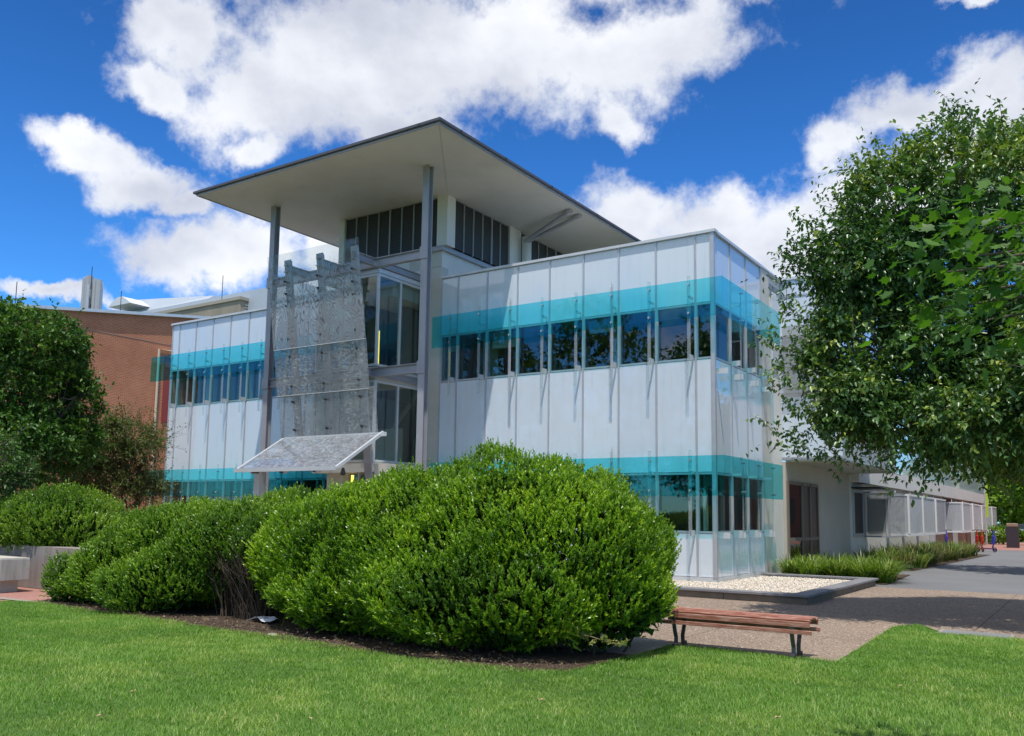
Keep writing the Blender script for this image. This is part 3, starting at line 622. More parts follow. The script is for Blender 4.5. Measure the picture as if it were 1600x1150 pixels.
wobj('ground_wall', MB().box(-.3, 0, 5.63, 13.4, .0, 3.25), M_SHW)
# doors
dr = MB(); y0, y1 = 5.75, 8.95
for y in (y0, 7.15, 8.05, y1): dr.box(-.02, .05, y - .05, y + .05, .05, 2.68)
dr.box(-.02, .05, y0, y1, 2.60, 2.70); dr.box(.0, .045, y0, y1, .95, 1.05)
dd = wobj('door', dr, pbr('dark_door_frame', (.20, .16, .13), .5))
wobj('door_pane', MB().box(.002, .014, y0 + .05, 7.1, .1, 2.6), glass('door_glass', (.25, .22, .2), minr=.1), dd)
wobj('door_leaf', MB().box(.002, .02, 7.2, y1 - .05, .1, 2.6), pbr('brown_door', (.085, .05, .04), .35, var=.2), dd)
# rest of the wing
wobj('ground_wall', MB().box(-.3, 0, 13.4, 31.0, .0, 2.95), M_WHITE)
wobj('fascia', MB().box(-.3, .35, 13.4, 58, 2.95, 3.6), M_WHITE); wobj('upper_wall', MB().box(-.3, .2, 13.4, 58, 3.6, 8.4), M_CLAD)
wobj('brick_wall', MB().box(-.3, -.05, 31.0, 58, .0, 2.95), M_BRICKF)
for y in (31.2, 40, 49, 57.9): wobj('wall_column', MB().box(-.02, .22, y, y + .35, 0, 2.95), M_STEELW)
wobj('window', MB().box(.0, .03, 13.9, 15.3, 1.1, 2.6), M_LOUV)
wobj('window_frame', MB().box(.0, .06, 13.78, 13.9, 1.0, 2.7).box(.0, .06, 15.3, 15.42, 1.0, 2.7).box(0, .06, 13.9, 15.3, 2.6, 2.7).box(0, .06, 13.9, 15.3, 1.0, 1.1), M_ALU)
wobj('awning', MB().box(0, 1.0, 13.7, 15.4, 2.74, 2.79), M_DARKM)
wobj('wall_window', MB().box(.0, .02, 16.3, 30.4, 1.15, 2.5), M_LOUV)
M_HOOD = pbr('white_hood_frame', (.80, .80, .80), .5)
def hood(y, white=True, d=.95):
    m_ = M_HOOD if white else M_STEEL; f = MB(); s = .08 if white else .05
    for z in (.95, 2.62): f.box(.02, d, y, y + s, z, z + s)
    f.box(d - s, d, y, y + s, 1.0, 2.62); f.box(.02, .07, y, y + s, 1.0, 2.62)
    for z in (.95, 2.62): f.box(d - s, d, y + s, y + 3.3, z, z + s)
    f.box(.4, .43, y, y + .03, 2.67, 2.85)
    h = wobj('window_hood', f, m_); wobj('hood_screen', MB().box(.07, d - s, y + .02, y + .03, 1.0, 2.62), M_MESH if white else M_MESHG, h)
    wobj('hood_screen', MB().box(d - .03, d - .02, y + s, y + 3.3, 1.0, 2.62), M_MESH if white else M_MESHG, h)
for y in (15.5,): hood(y, False)
for y in (19.7, 23.2, 27.0): hood(y)
for y in (36.6, 41.5, 46.5, 53.2): hood(y, d=1.0)

# ------------------------------------------------------------------ buildings at the left and behind
BB = thing('brick_building', 'tall red brick building with a pale metal capping behind the trees at left', 'building', (-36, 6, 0))
def bobj(root, name, mb, m, parent=None, **k):
    L = root.location; mb.v = [(x - L[0], y - L[1], z - L[2]) for x, y, z in mb.v]; return obj(name, mb, m, parent or root, **k)
zt = lambda y: 11.2 + (y - .7) * .142
def bwall(y0, y1): return MB().hexa([(-46, y0, 0), (-36, y0, 0), (-36, y1, 0), (-46, y1, 0), (-46, y0, zt(y0)), (-36, y0, zt(y0)), (-36, y1, zt(y1)), (-46, y1, zt(y1))])
bobj(BB, 'wall', bwall(-12, 22), M_BRICK)
bobj(BB, 'capping', MB().bar((-36, -12, zt(-12) + .08), (-36, 22, zt(22) + .08), .4, .16), M_ALUW)
ex = MB()
for z in (10.9, 4.3): ex.box(-36, -35.985, -12, 22, z, z + .035)
bobj(BB, 'expansion_joint', ex, pbr('mortar_joint', (.38, .28, .22), .8))
pp = MB().tube([(-35.9, 9.35, .5), (-35.9, 9.35, 10.55), (-35.9, 10.6, 10.55)], .07, 8); bobj(BB, 'drain_pipe', pp, pbr('cream_pipe', (.62, .50, .38), .5))
bobj(BB, 'red_panel', MB().box(-36, -35.95, 9.8, 10.3, 6.5, 10.2), pbr('red_panel', (.30, .045, .03), .5))
for y in (-3, 1.5, 7): bobj(BB, 'lightning_rod', MB().tube([(-36.1, y, zt(y) + .1), (-36.1, y, zt(y) + 1.3)], .02, 5), M_DARKM)
OB = thing('brick_hall', 'long dark red brick hall across the path, outside the frame at right', 'building', (14, 45, 0))
bobj(OB, 'wall', MB().box(13, 26, 22, 80, 0, 9), M_BRICKF); ow = MB()
for k in range(9): ow.box(12.97, 13.0, 25 + k * 6, 28 + k * 6, 1.2, 3.2).box(12.97, 13.0, 25 + k * 6, 28 + k * 6, 5.2, 7.2)
bobj(OB, 'window', ow, M_LOUV)
TB = thing('concrete_building', 'tan concrete building with a louvred side rising behind the white roofline', 'building', (-70, 44, 0))
M_TAN = pbr('tan_board_concrete', (.30, .26, .20), .85, var=.18, vscale=.8, streak=True, stain=.2)
bobj(TB, 'wall', MB().box(-87, -67.6, 40, 62, 0, 24.0), M_TAN); bobj(TB, 'parapet', MB().box(-87.1, -67.45, 39.85, 62, 24.0, 24.35), pbr('pale_concrete_cap', (.36, .32, .26), .8))
lo = MB()
for k in range(8): lo.box(-67.6, -67.5, 40.6, 60, 21.4 + k * .3, 21.5 + k * .3)
bobj(TB, 'louvre', lo, M_STEELW)
bobj(TB, 'lightning_rod', MB().tube([(-72, 41, 24.3), (-72, 41, 27.5)], .04, 5), M_DARKM)
GB = thing('plant_building', 'pale grey metal clad building with a gabled vent and two tall silver flues', 'building', (-90, 42, 0))
M_GM = pbr('pale_grey_cladding', (.46, .50, .55), .5, .1, var=.05)
gm = MB().prism([(-97.5, 41), (-60, 41), (-60, 60), (-97.5, 60)], 0, 25.2); bobj(GB, 'wall', gm, M_GM)
gr = MB().hexa([(-96.5, 41.5, 25.2), (-76, 41.5, 25.2), (-76, 58, 25.2), (-96.5, 58, 25.2), (-91, 43, 27.6), (-76, 43, 26.2), (-76, 55, 26.2), (-91, 55, 27.6)]); bobj(GB, 'roof', gr, M_GM)
gd = MB().prism([(0, 0), (1, 0), (1, 1), (0, 1)], 0, 0)
gd = MB(); 
b0 = [(-92.0, 26.1), (-87.4, 26.1), (-88.2, 26.6), (-89.2, 27.1), (-90.2, 27.1), (-91.2, 26.6)]
n_ = len(b0); gd.v = [(x, 39.8, z) for x, z in b0] + [(x, 42.5, z) for x, z in b0]; gd.f = [tuple(range(n_)), tuple(range(2 * n_ - 1, n_ - 1, -1))] + [(i, n_ + i, n_ + (i + 1) % n_, (i + 1) % n_) for i in range(n_)]
bobj(GB, 'roof_vent', gd, pbr('white_vent', (.62, .64, .68), .5))
for (x, r, z1) in ((-98.0, .5, 30.6), (-97.2, .62, 30.8), (-95.7, .45, 30.2), (-95.0, .42, 30.0)):
    bobj(GB, 'flue', MB().tube([(x, 40.2, 20), (x, 40.2, z1)], r * .8, 8), pbr('dull_grey_flue', (.36, .37, .39), .7))
bobj(GB, 'flue_bracket', MB().box(-98.0, -95.0, 40.4, 40.8, 24, 29.8).box(-96.6, -96.1, 39.6, 39.7, 26, 29.5), M_STEELW)
bobj(GB, 'lightning_rod', MB().tube([(-96.4, 40, 29), (-96.4, 40, 31.9)], .05, 5), M_DARKM)

# ------------------------------------------------------------------ foliage
def unit(v): return v / (np.linalg.norm(v, axis=-1, keepdims=True) + 1e-9)
def leaf_quads(P0, D, size, width, side=None, fold=.0):
    """diamond leaves: base P0, direction D; returns V, F"""
    n = len(P0); up = RNG.normal(size=(n, 3)) if side is None else side
    S = unit(np.cross(D, up)); sz = size[:, None]; wd = width[:, None]
    Nn = np.cross(S, D)
    V = np.stack([P0, P0 + D * sz * .42 + S * wd * .5 + Nn * wd * fold, P0 + D * sz, P0 + D * sz * .42 - S * wd * .5 + Nn * wd * fold], 1).reshape(-1, 3)
    F = np.arange(4 * n).reshape(n, 4); return V, F
def lobes_surface(lobes, n, lump=.1, fr=1.2, seed=1, zmin=None, jitter=.12):
    lobes = np.array(lobes, float); area = (lobes[:, 3] * lobes[:, 4] + lobes[:, 3] * lobes[:, 5] + lobes[:, 4] * lobes[:, 5]); pr = area / area.sum()
    k = RNG.choice(len(lobes), n, p=pr); L = lobes[k]; d = unit(RNG.normal(size=(n, 3)))
    p = L[:, :3] + d * L[:, 3:6]; nrm = unit(d / L[:, 3:6])
    nz_ = vnoise(p, seed, 12, fr * .4); nz2 = vnoise(p, seed + 1, 12, fr)
    p = p + nrm * (lump * nz_ + lump * .5 * nz2)[:, None] - nrm * (np.abs(RNG.normal(size=n)) * jitter)[:, None]
    # drop points inside another lobe
    ok = np.ones(n, bool)
    for i, l in enumerate(lobes):
        ins = (((p - l[:3]) / (l[3:6] * .86)) ** 2).sum(1) < 1; ok &= ~(ins & (k != i))
    if zmin is not None: ok &= p[:, 2] > zmin
    return p[ok], nrm[ok]
def shrub(name_label, lobes, base, nshoot, mt, hollow=None, leaf=(.041, .019), per=15, seed=1, stems=60, group=None, slen=(.08, .17), stemreg=None, core=.88, lump=.115):
    root = thing('shrub', name_label, 'shrub', (*base, 0), group)
    lob = [(l[0] - base[0], l[1] - base[1], l[2], l[3], l[4], l[5]) for l in lobes]
    p, nr = lobes_surface(lob, nshoot, lump, 1.3, seed, zmin=.01, jitter=.06)
    if hollow is not None:
        h = np.array(hollow, float); q = (p - (h[:3] - [base[0], base[1], 0])) / h[3:6]; r_ = (q ** 2).sum(1) + .25 * vnoise(p, seed + 9, 8, 1.2); keep = (r_ > 1) | (RNG.random(len(p)) < .03); p, nr = p[keep], nr[keep]
    n = len(p); D = unit(nr * .7 + np.array([0, 0, .95]) + RNG.normal(size=(n, 3)) * .24)
    ln = RNG.uniform(*slen, n) * (1 + .5 * (RNG.random(n) < .06)); tn = np.clip(.45 + .2 * vnoise(p, seed + 4, 10, .5) + .12 * vnoise(p, seed + 6, 10, 2.0) + .14 * RNG.normal(size=n), 0, 1)
    tt = (np.arange(per) + .5) / per
    P = p[:, None, :] + D[:, None, :] * (ln[:, None] * tt[None])[:, :, None]
    P = P.reshape(-1, 3); Dd = np.repeat(D, per, 0); N_ = len(P)
    ld = unit(Dd * .85 + unit(RNG.normal(size=(N_, 3))) * .62)
    sz = leaf[0] * RNG.uniform(.7, 1.25, N_); V, F = leaf_quads(P, ld, sz, sz * leaf[1] / leaf[0], Dd)
    tint = np.clip(np.repeat(tn, per) + .22 * (np.tile(tt, n) - .5) + .08 * RNG.normal(size=N_), 0, 1)
    npmesh('foliage', V, F, mt, root, tint)
    # twigs of the shoots in shade + main stems
    sm = MB(); rs = random.Random(seed)
    for k in range(stems):
        l = rs.choice(lob); a = rs.uniform(0, 6.28); rr_ = rs.random() ** .5 * .42
        b = (l[0] + math.cos(a) * l[3] * rr_, l[1] + math.sin(a) * l[4] * rr_, 0); e = (l[0] + math.cos(a) * l[3] * .85, l[1] + math.sin(a) * l[4] * .85, l[2] + l[5] * rs.uniform(.0, .6))
        m_ = [(b[i] + e[i]) / 2 + rs.uniform(-.08, .08) for i in range(3)]; m_[2] = e[2] * .55; sm.tube([b, m_, e], [.016, .012, .006], 5, False)
    if stemreg:
        hx, hy, n2, w_, d_ = stemreg
        for k in range(n2):
            x = hx - base[0] + rs.uniform(-w_, w_); y = hy - base[1] + rs.uniform(-d_, d_); tx = x + rs.uniform(-.3, .3); ty = y - rs.uniform(-.1, .45)
            hgt = rs.uniform(.7, 1.35); r0 = rs.uniform(.004, .009)
            pts = [(x, y, 0), (x + (tx - x) * .3 + rs.uniform(-.05, .05), y + (ty - y) * .3, hgt * .35), (x + (tx - x) * .7 + rs.uniform(-.06, .06), y + (ty - y) * .7, hgt * .7), (tx, ty, hgt)]
            sm.tube(pts, [r0, r0 * .8, r0 * .6, r0 * .3], 5, False)
            for q in range(3):
                s0 = pts[2]; sm.tube([s0, (s0[0] + rs.uniform(-.2, .2), s0[1] + rs.uniform(-.2, .1), s0[2] + rs.uniform(.1, .3))], [.004, .002], 4, False)
    obj('stem', sm, M_STEM, root)
    # filler leaves added deep inside: dark coloured, they block light and gaps
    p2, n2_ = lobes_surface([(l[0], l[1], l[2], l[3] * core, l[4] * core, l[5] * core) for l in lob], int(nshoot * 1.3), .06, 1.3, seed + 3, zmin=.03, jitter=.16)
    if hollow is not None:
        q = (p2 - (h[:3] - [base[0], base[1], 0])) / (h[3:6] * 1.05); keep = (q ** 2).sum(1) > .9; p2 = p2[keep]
    V, F = leaf_quads(p2, unit(RNG.normal(size=p2.shape)), RNG.uniform(.08, .15, len(p2)), RNG.uniform(.05, .09, len(p2))); npmesh('dark_filler_leaves', V, F, M_INNER, root, RNG.random(len(p2)))
    return root
M_STEM = pbr('brown_twigs', (.085, .058, .042), .85, var=.3, vscale=8)
M_INNER = leafmat('dark_inner_filler', (.018, .04, .006), (.028, .065, .01), (.045, .09, .015), .9, .1, .05)  # leaf colour darkened to stand for shade inside the shrubs
M_SHR = leafmat('bright_shrub_leaves', (.065, .145, .01), (.17, .31, .018), (.36, .50, .03), .34, .36, .5)
M_SHR2 = leafmat('shrub_leaves', (.055, .13, .012), (.14, .26, .018), (.28, .42, .04), .36, .34, .5)

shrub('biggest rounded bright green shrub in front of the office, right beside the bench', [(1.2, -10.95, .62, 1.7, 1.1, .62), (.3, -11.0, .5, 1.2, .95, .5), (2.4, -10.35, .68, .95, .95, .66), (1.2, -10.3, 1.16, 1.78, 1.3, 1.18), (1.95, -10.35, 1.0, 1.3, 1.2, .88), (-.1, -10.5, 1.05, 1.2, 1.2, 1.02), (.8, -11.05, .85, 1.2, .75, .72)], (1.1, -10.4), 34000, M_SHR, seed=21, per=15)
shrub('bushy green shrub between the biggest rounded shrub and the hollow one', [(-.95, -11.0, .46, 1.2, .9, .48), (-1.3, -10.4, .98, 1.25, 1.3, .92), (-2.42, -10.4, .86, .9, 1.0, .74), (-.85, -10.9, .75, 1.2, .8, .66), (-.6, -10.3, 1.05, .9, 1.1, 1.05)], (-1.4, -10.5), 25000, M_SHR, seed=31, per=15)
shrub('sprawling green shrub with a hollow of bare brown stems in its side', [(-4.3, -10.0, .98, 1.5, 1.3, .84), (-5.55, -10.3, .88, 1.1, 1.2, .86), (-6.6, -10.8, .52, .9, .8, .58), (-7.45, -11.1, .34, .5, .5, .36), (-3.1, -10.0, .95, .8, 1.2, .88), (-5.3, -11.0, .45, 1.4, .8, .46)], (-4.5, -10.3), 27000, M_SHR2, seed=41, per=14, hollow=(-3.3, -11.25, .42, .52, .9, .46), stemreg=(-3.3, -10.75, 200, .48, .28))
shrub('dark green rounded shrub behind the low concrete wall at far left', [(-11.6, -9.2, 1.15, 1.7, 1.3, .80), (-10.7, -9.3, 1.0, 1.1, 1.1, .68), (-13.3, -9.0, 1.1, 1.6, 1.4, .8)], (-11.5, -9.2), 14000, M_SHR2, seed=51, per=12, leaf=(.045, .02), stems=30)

def limb(mb, a, b, r0, r1, wig, rs, n=5):
    a = np.array(a, float); b = np.array(b, float); pts = []
    for i in range(n):
        f = i / (n - 1); p = a + (b - a) * f + np.array([rs.uniform(-wig, wig) for _ in range(3)]) * math.sin(f * math.pi); pts.append(p)
    mb.tube(pts, [r0 + (r1 - r0) * i / (n - 1) for i in range(n)], 7, False); return pts
def tree(name, label, cat, base, trunk_top, lobes, nspray, mt, bark, leaf=(.09, .05), per=10, seed=1, lump=.25, jitter=.35, droop=.5, r0=.2, group=None, spray=(.25, .5), ragged=.1, fold=.25, limbs=True, extra=None, sub=2):
    root = thing(name, label, cat, tuple(base), group); B = np.array(base, float); rs = random.Random(seed)
    lob = [tuple(np.array(l[:3]) - B) + tuple(l[3:6]) for l in lobes]
    tm = MB(); tt_ = np.array(trunk_top, float) - B
    limb(tm, (0, 0, 0), tt_, r0, r0 * .7, .06, rs, 6); obj('trunk', tm, bark, root, smooth=True)
    lm = MB()
    for l in lob:
        pts = limb(lm, tt_ - [0, 0, rs.uniform(0, .5)], l[:3], r0 * .45, r0 * .15, .15, rs)
        for q in range(sub * 3):
            d = np.array([rs.gauss(0, 1), rs.gauss(0, 1), rs.gauss(.3, 1)]); d /= np.linalg.norm(d); limb(lm, pts[rs.choice((2, 3, 4))], np.array(l[:3]) + d * np.array(l[3:6]) * .85, r0 * .12, .006, .1, rs, 4)
    obj('branches', lm, bark, root, smooth=True)
    p, nr = lobes_surface(lob, nspray, lump, .45, seed, jitter=jitter)
    if extra is not None:
        ep = np.array(extra, float) - B; pe = np.repeat(ep, 12, 0) + RNG.normal(size=(len(ep) * 12, 3)) * .15; p = np.r_[p, pe]; nr = np.r_[nr, unit(RNG.normal(size=pe.shape) * .4 + [-.5, -.2, .5])]
    n = len(p); D = unit(nr * .8 + np.array([0, 0, .45]) + RNG.normal(size=(n, 3)) * .45)
    ln = RNG.uniform(*spray, n) * (1 + 1.2 * (RNG.random(n) < ragged)); tn = np.clip(.45 + .2 * vnoise(p, seed + 4, 10, .35) + .16 * RNG.normal(size=n), 0, .92)
    tt = (np.arange(per) + .3) / per
    P = (p[:, None, :] + D[:, None, :] * (ln[:, None] * tt[None])[:, :, None]); P[:, :, 2] -= (ln[:, None] * tt[None] ** 2) * .25
    P = P.reshape(-1, 3); N_ = len(P); Dd = np.repeat(D, per, 0)
    ld = unit(Dd * .5 + unit(RNG.normal(size=(N_, 3))) * .8 + np.array([0, 0, -droop])); upv = unit(np.array([0, 0, 1.]) + RNG.normal(size=(N_, 3)) * .45)
    # side vector keeps the blade's face mostly upward
    sz = leaf[0] * RNG.uniform(.65, 1.25, N_); S = unit(np.cross(ld, upv)); Nn = np.cross(S, ld); wd = sz * leaf[1] / leaf[0]
    a = P; s1 = sz[:, None]; w1 = wd[:, None]
    V = np.stack([a, a + ld * s1 * .35 + S * w1 * .5 + Nn * w1 * fold, a + ld * s1 * .72 + S * w1 * .30 + Nn * w1 * fold * .5, a + ld * s1,
                  a + ld * s1 * .72 - S * w1 * .30 + Nn * w1 * fold * .5, a + ld * s1 * .35 - S * w1 * .5 + Nn * w1 * fold], 1).reshape(-1, 3)
    i = np.arange(N_)[:, None] * 6; F = np.concatenate([i + [0, 1, 2, 3], i + [0, 3, 4, 5]], 1).reshape(-1, 4)
    tint = np.clip(np.repeat(tn, per) + .1 * RNG.normal(size=N_), 0, .95); tint[np.repeat(RNG.random(n) < .012, per)] = 1
    npmesh('crown', V, F, mt, root, np.repeat(tint, 2))
    tw = MB()
    step = max(1, n // 1500)
    for q in range(0, n, step): e = p[q] + D[q] * ln[q] * .9; e[2] -= ln[q] * .2; tw.tube([p[q] - D[q] * .15, e], [.006, .003], 4, False)
    obj('twigs', tw, bark, root)
    return root
M_BARK = pbr('grey_brown_bark', (.13, .10, .08), .9, var=.3, vscale=6, bump=.6, bscale=20)
M_LT = leafmat('glossy_tree_leaves', (.035, .095, .024), (.085, .175, .045), (.30, .37, .06), .36, .25, .6)
M_LL = leafmat('dark_tree_leaves', (.03, .09, .015), (.07, .16, .026), (.15, .24, .04), .45, .25, .4)
M_LO = leafmat('olive_leaves', (.06, .09, .025), (.11, .15, .045), (.20, .22, .08), .6, .3, .3)
M_LF = leafmat('lime_tree_leaves', (.10, .19, .02), (.19, .32, .035), (.30, .42, .06), .6, .4, .3)
def W(px, py, dpt):
    r = FV + RV * (px - 800) / 1368.2 - UV * (py - 653) / 1368.2; return CAM + r * dpt
def TL(spec):
    return [tuple(W(a, b, dpt)) + (rx, ry, rz) for a, b, dpt, rx, ry, rz in spec]
bigl = TL([(1500, 305, 15.0, .95, 1.1, .85), (1410, 345, 15.2, .9, 1.0, .85), (1352, 430, 14.6, .95, 1.0, .85), (1332, 525, 14.6, .8, .9, .75), (1334, 610, 14.3, .75, .9, .7), (1400, 560, 14.8, 1.4, 1.3, 1.3), (1372, 665, 14.2, .85, .9, .45), (1480, 655, 13.8, 1.1, 1.0, .75), (1580, 640, 13.8, 1.1, 1.0, .95), (1520, 450, 15.2, 1.6, 1.5, 1.5), (1620, 325, 15.2, 1.3, 1.3, 1.3), (1700, 450, 15.0, 1.8, 1.6, 1.8), (1740, 640, 14.4, 1.5, 1.4, 1.1), (1700, 600, 12.9, 1.35, 1.3, 1.2), (1272, 560, 14.4, .3, .35, .35), (1290, 655, 14.2, .35, .4, .25)])
sprigs = [tuple(W(a, b, dpt)) for a, b, dpt in ((1490, 222, 15), (1500, 205, 15), (1500, 235, 15), (1535, 215, 15), (1580, 205, 15), (1430, 250, 15), (1350, 275, 15), (1370, 258, 15), (1340, 300, 15), (1295, 365, 14.6), (1255, 370, 14.6), (1245, 400, 14.6), (1240, 430, 14.6), (1270, 400, 14.6), (1235, 480, 14.6), (1225, 520, 14.4), (1228, 560, 14.4), (1230, 600, 14.3), (1245, 640, 14.2), (1235, 680, 14.2), (1260, 700, 14.2), (1300, 710, 14.2), (1335, 728, 14.0), (1400, 735, 13.8), (1440, 720, 13.8), (1580, 735, 13.7), (1560, 745, 13.7), (1480, 725, 13.8), (1325, 690, 14.2))]
tb = W(1690, 850, 15.2)
tree('leafy_tree', 'large dark green leafy tree with drooping pointed leaves overhanging the path at right', 'tree', (tb[0], tb[1], 0), (tb[0] - .2, tb[1] - .1, 2.6), bigl, 29000, M_LT, M_BARK, leaf=(.098, .050), per=9, seed=5, lump=.26, jitter=.24, droop=.75, r0=.17, extra=sprigs, spray=(.22, .48))
ll = TL([(20, 600, 24.5, 2.0, 2.0, 1.5), (85, 610, 24, 1.0, 1.2, 1.2), (60, 540, 24, 1.2, 1.3, .85), (0, 525, 24, 1.3, 1.3, .75), (100, 680, 24, .75, 1.0, .75), (30, 700, 23.5, 1.6, 1.5, .8), (-60, 600, 25, 2.0, 2.0, 2.0), (118, 620, 24, .65, .8, .6)])
lb = W(10, 790, 24.5)
tree('leafy_tree', 'dense rounded dark green tree in front of the brick building at left edge', 'tree', (lb[0], lb[1], 0), (lb[0], lb[1], 2.2), ll, 15000, M_LL, M_BARK, leaf=(.12, .065), per=9, seed=6, lump=.2, jitter=.4, droop=.3, r0=.16, spray=(.2, .4), ragged=.03)
ol = TL([(200, 700, 27, 1.0, 1.0, .7), (150, 730, 27, .9, .9, .7), (230, 690, 27.5, .55, .7, .55), (215, 760, 27, .8, .9, .6), (180, 670, 27, .6, .6, .5), (120, 770, 27, .9, .9, .5)])
ob = W(200, 810, 27)
tree('small_tree', 'sparse olive brown tree in front of the red brick wall', 'tree', (ob[0], ob[1], 0), (ob[0], ob[1], 1.2), ol, 3900, M_LO, pbr('brown_bark', (.14, .09, .06), .9), leaf=(.09, .035), per=9, seed=7, lump=.2, jitter=.5, droop=.2, r0=.07, spray=(.2, .5), ragged=.2, sub=3)
lobs = W(-10, 740, 20)
tree('small_tree', 'pale green young tree poking in from the left edge over the rounded shrub', 'tree', (lobs[0], lobs[1], 0), (lobs[0], lobs[1], 1.2), TL([(-5, 735, 20, .7, .8, .55), (-30, 720, 20, .8, .8, .7)]), 900, M_LL, M_BARK, leaf=(.10, .055), per=8, seed=8, lump=.1, jitter=.2, r0=.05)
# far trees down the path
for k, (px, py, dp, r, lab) in enumerate(((1590, 780, 84, 3.4, 'bright lime green tree at the far end of the path'), (1640, 760, 80, 4.5, 'tall lime green tree at the right, far beyond the path'), (1540, 770, 92, 3.0, 'lime green tree standing beyond the end of the white wing'))):
    q = W(px, py, dp)
    tree('distant_tree', lab, 'tree', (q[0], q[1], 0), (q[0], q[1], 1.4), [(q[0], q[1], q[2] + .6, r, r, r * .8), (q[0] + r * .6, q[1], q[2] - .9, r * .7, r * .7, r * .5), (q[0] - r * .6, q[1], q[2] - 1, r * .7, r * .7, r * .5)], 1500, M_LF, M_BARK, leaf=(.5, .3), per=6, seed=60 + k, lump=.4, jitter=.9, droop=.1, spray=(.6, 1.2), r0=.22, group='trees beyond the path')
# park trees behind the photographer, seen mirrored in the glass
for k, (x, y, r, h) in enumerate(((-14, -36, 3.4, 15), (-23, -37, 4.2, 18), (-5, -40, 3.4, 12), (-33, -38, 4.5, 17), (-44, -36, 5, 19), (22, -30, 3.5, 9), (24, 2, 4, 11), (25, 14, 4.5, 12), (23, 27, 4, 11), (26, 42, 5, 13))):
    tree('park_tree', 'broad dark green park tree standing outside the frame, mirrored in the office glass', 'tree', (x, y, 0), (x, y, 3), [(x, y, h * .6, r, r, h * .38), (x + r * .5, y + .8, h * .45, r * .7, r * .7, h * .25), (x - r * .55, y - .5, h * .5, r * .7, r * .7, h * .28)], 1600, M_LL, M_BARK, leaf=(.42, .26), per=6, seed=80 + k, lump=.5, jitter=1.2, droop=.2, spray=(.5, 1.1), r0=.28, group='park trees mirrored in the office glass')

# ---- near maple bough, tree stands outside the frame
def maple():
    root = thing('maple_tree', 'bright green maple bough with lobed leaves hanging in at upper right, nearest the camera', 'tree', (10.4, -14.2, 0))
    B = np.array([10.4, -14.2, 0]); rs = random.Random(3)
    tm = MB(); limb(tm, (0, 0, 0), (-.1, 0, 3.1), .13, .10, .03, rs, 6); obj('trunk', tm, M_BARK, root, smooth=True)
    lm = MB(); ends = []
    spots = [(1590, 350, 5.2), (1520, 400, 5.4), (1480, 480, 5.5), (1560, 450, 5.1), (1600, 530, 5.2), (1530, 360, 5.5), (1620, 440, 5.0), (1505, 345, 5.7), (1650, 380, 5.2), (1575, 400, 5.0), (1480, 425, 5.6), (1540, 500, 5.3)]
    for s in spots:
        e = W(*s) - B; limb(lm, (-.1, 0, 3.0), e, .03, .006, .1, rs, 5); ends.append(e)
    obj('branches', lm, M_BARK, root)
    ang = [0, 22, 35, 50, 68, 88, 110, 150]; rad = [1.0, .55, .82, .48, .5, .74, .38, .42]
    prof = [(a, r) for a, r in zip(ang, rad)]; prof = prof + [(-a, r) for a, r in reversed(prof[1:])]
    V = []; F = []; T = []
    for e in ends:
        for k in range(40):
            c = e + np.array([rs.gauss(0, .22), rs.gauss(0, .24), rs.gauss(0, .17)]); s = rs.uniform(.045, .085)
            f = unit(np.array([rs.gauss(-.5, .5), rs.gauss(-.2, .5), -rs.uniform(.2, .9)])); u = unit(np.array([rs.gauss(0, .4), rs.gauss(0, .4), 1.])); sd_ = unit(np.cross(f, u)); nn = np.cross(sd_, f)
            b = len(V); V.append(c); 
            for a, r in prof:
                a = math.radians(a); V.append(c + (f * math.cos(a) + sd_ * math.sin(a)) * r * s + nn * (r * r * s * .18))
            m = len(prof); tv = rs.uniform(.2, .9)
            for q in range(m): F.append((b, b + 1 + q, b + 1 + (q + 1) % m)); T.append(tv)
    npmesh('crown', np.array(V), np.array(F), leafmat('maple_leaves', (.035, .10, .015), (.06, .15, .02), (.12, .24, .03), .5, .42, .4), root, T, k=3)
maple()

# ---- strap leaved clumps
M_STRAP = leafmat('strap_leaves', (.06, .12, .015), (.15, .24, .03), (.40, .42, .12), .45, .3, .4)
M_STRAP2 = leafmat('russet_strap_leaves', (.06, .09, .025), (.13, .15, .045), (.33, .24, .13), .5, .3, .3)
def clump(label, cat, x, y, n, h, spread, mt, seed, group, base_r=.25):
    root = thing('grass_clump', label, cat, (x, y, 0), group); g = np.random.default_rng(seed)
    a = g.random(n) * 6.283; r = g.random(n) ** .5 * base_r; b = np.c_[np.cos(a) * r, np.sin(a) * r, np.zeros(n)]; a2 = a + g.normal(size=n) * .6; dr_ = np.c_[np.cos(a2), np.sin(a2), np.zeros(n)]
    L = h * g.uniform(.7, 1.25, n); sp = spread * g.uniform(.4, 1.2, n); w_ = g.uniform(.012, .022, n); K = 6; V = []; 
    side = np.c_[-dr_[:, 1], dr_[:, 0], np.zeros(n)]
    for k in range(K):
        f = k / (K - 1); c = b + dr_ * (sp * f ** 1.5)[:, None]; c[:, 2] = L * (1.25 * f - .62 * sp / max(spread, .01) * f ** 2.6); ww = (w_ * (1 - f ** 2 * .9))[:, None]; V += [c - side * ww, c + side * ww]
    V = np.stack(V, 1).reshape(-1, 3); i = np.arange(n)[:, None] * 2 * K; F = np.concatenate([i + [2 * k, 2 * k + 1, 2 * k + 3, 2 * k + 2] for k in range(K - 1)], 1).reshape(-1, 4)
    npmesh('blades', V, F, mt, root, np.repeat(np.clip(.45 + .25 * g.normal(size=n), 0, 1), K - 1)); return root
rg = random.Random(12)
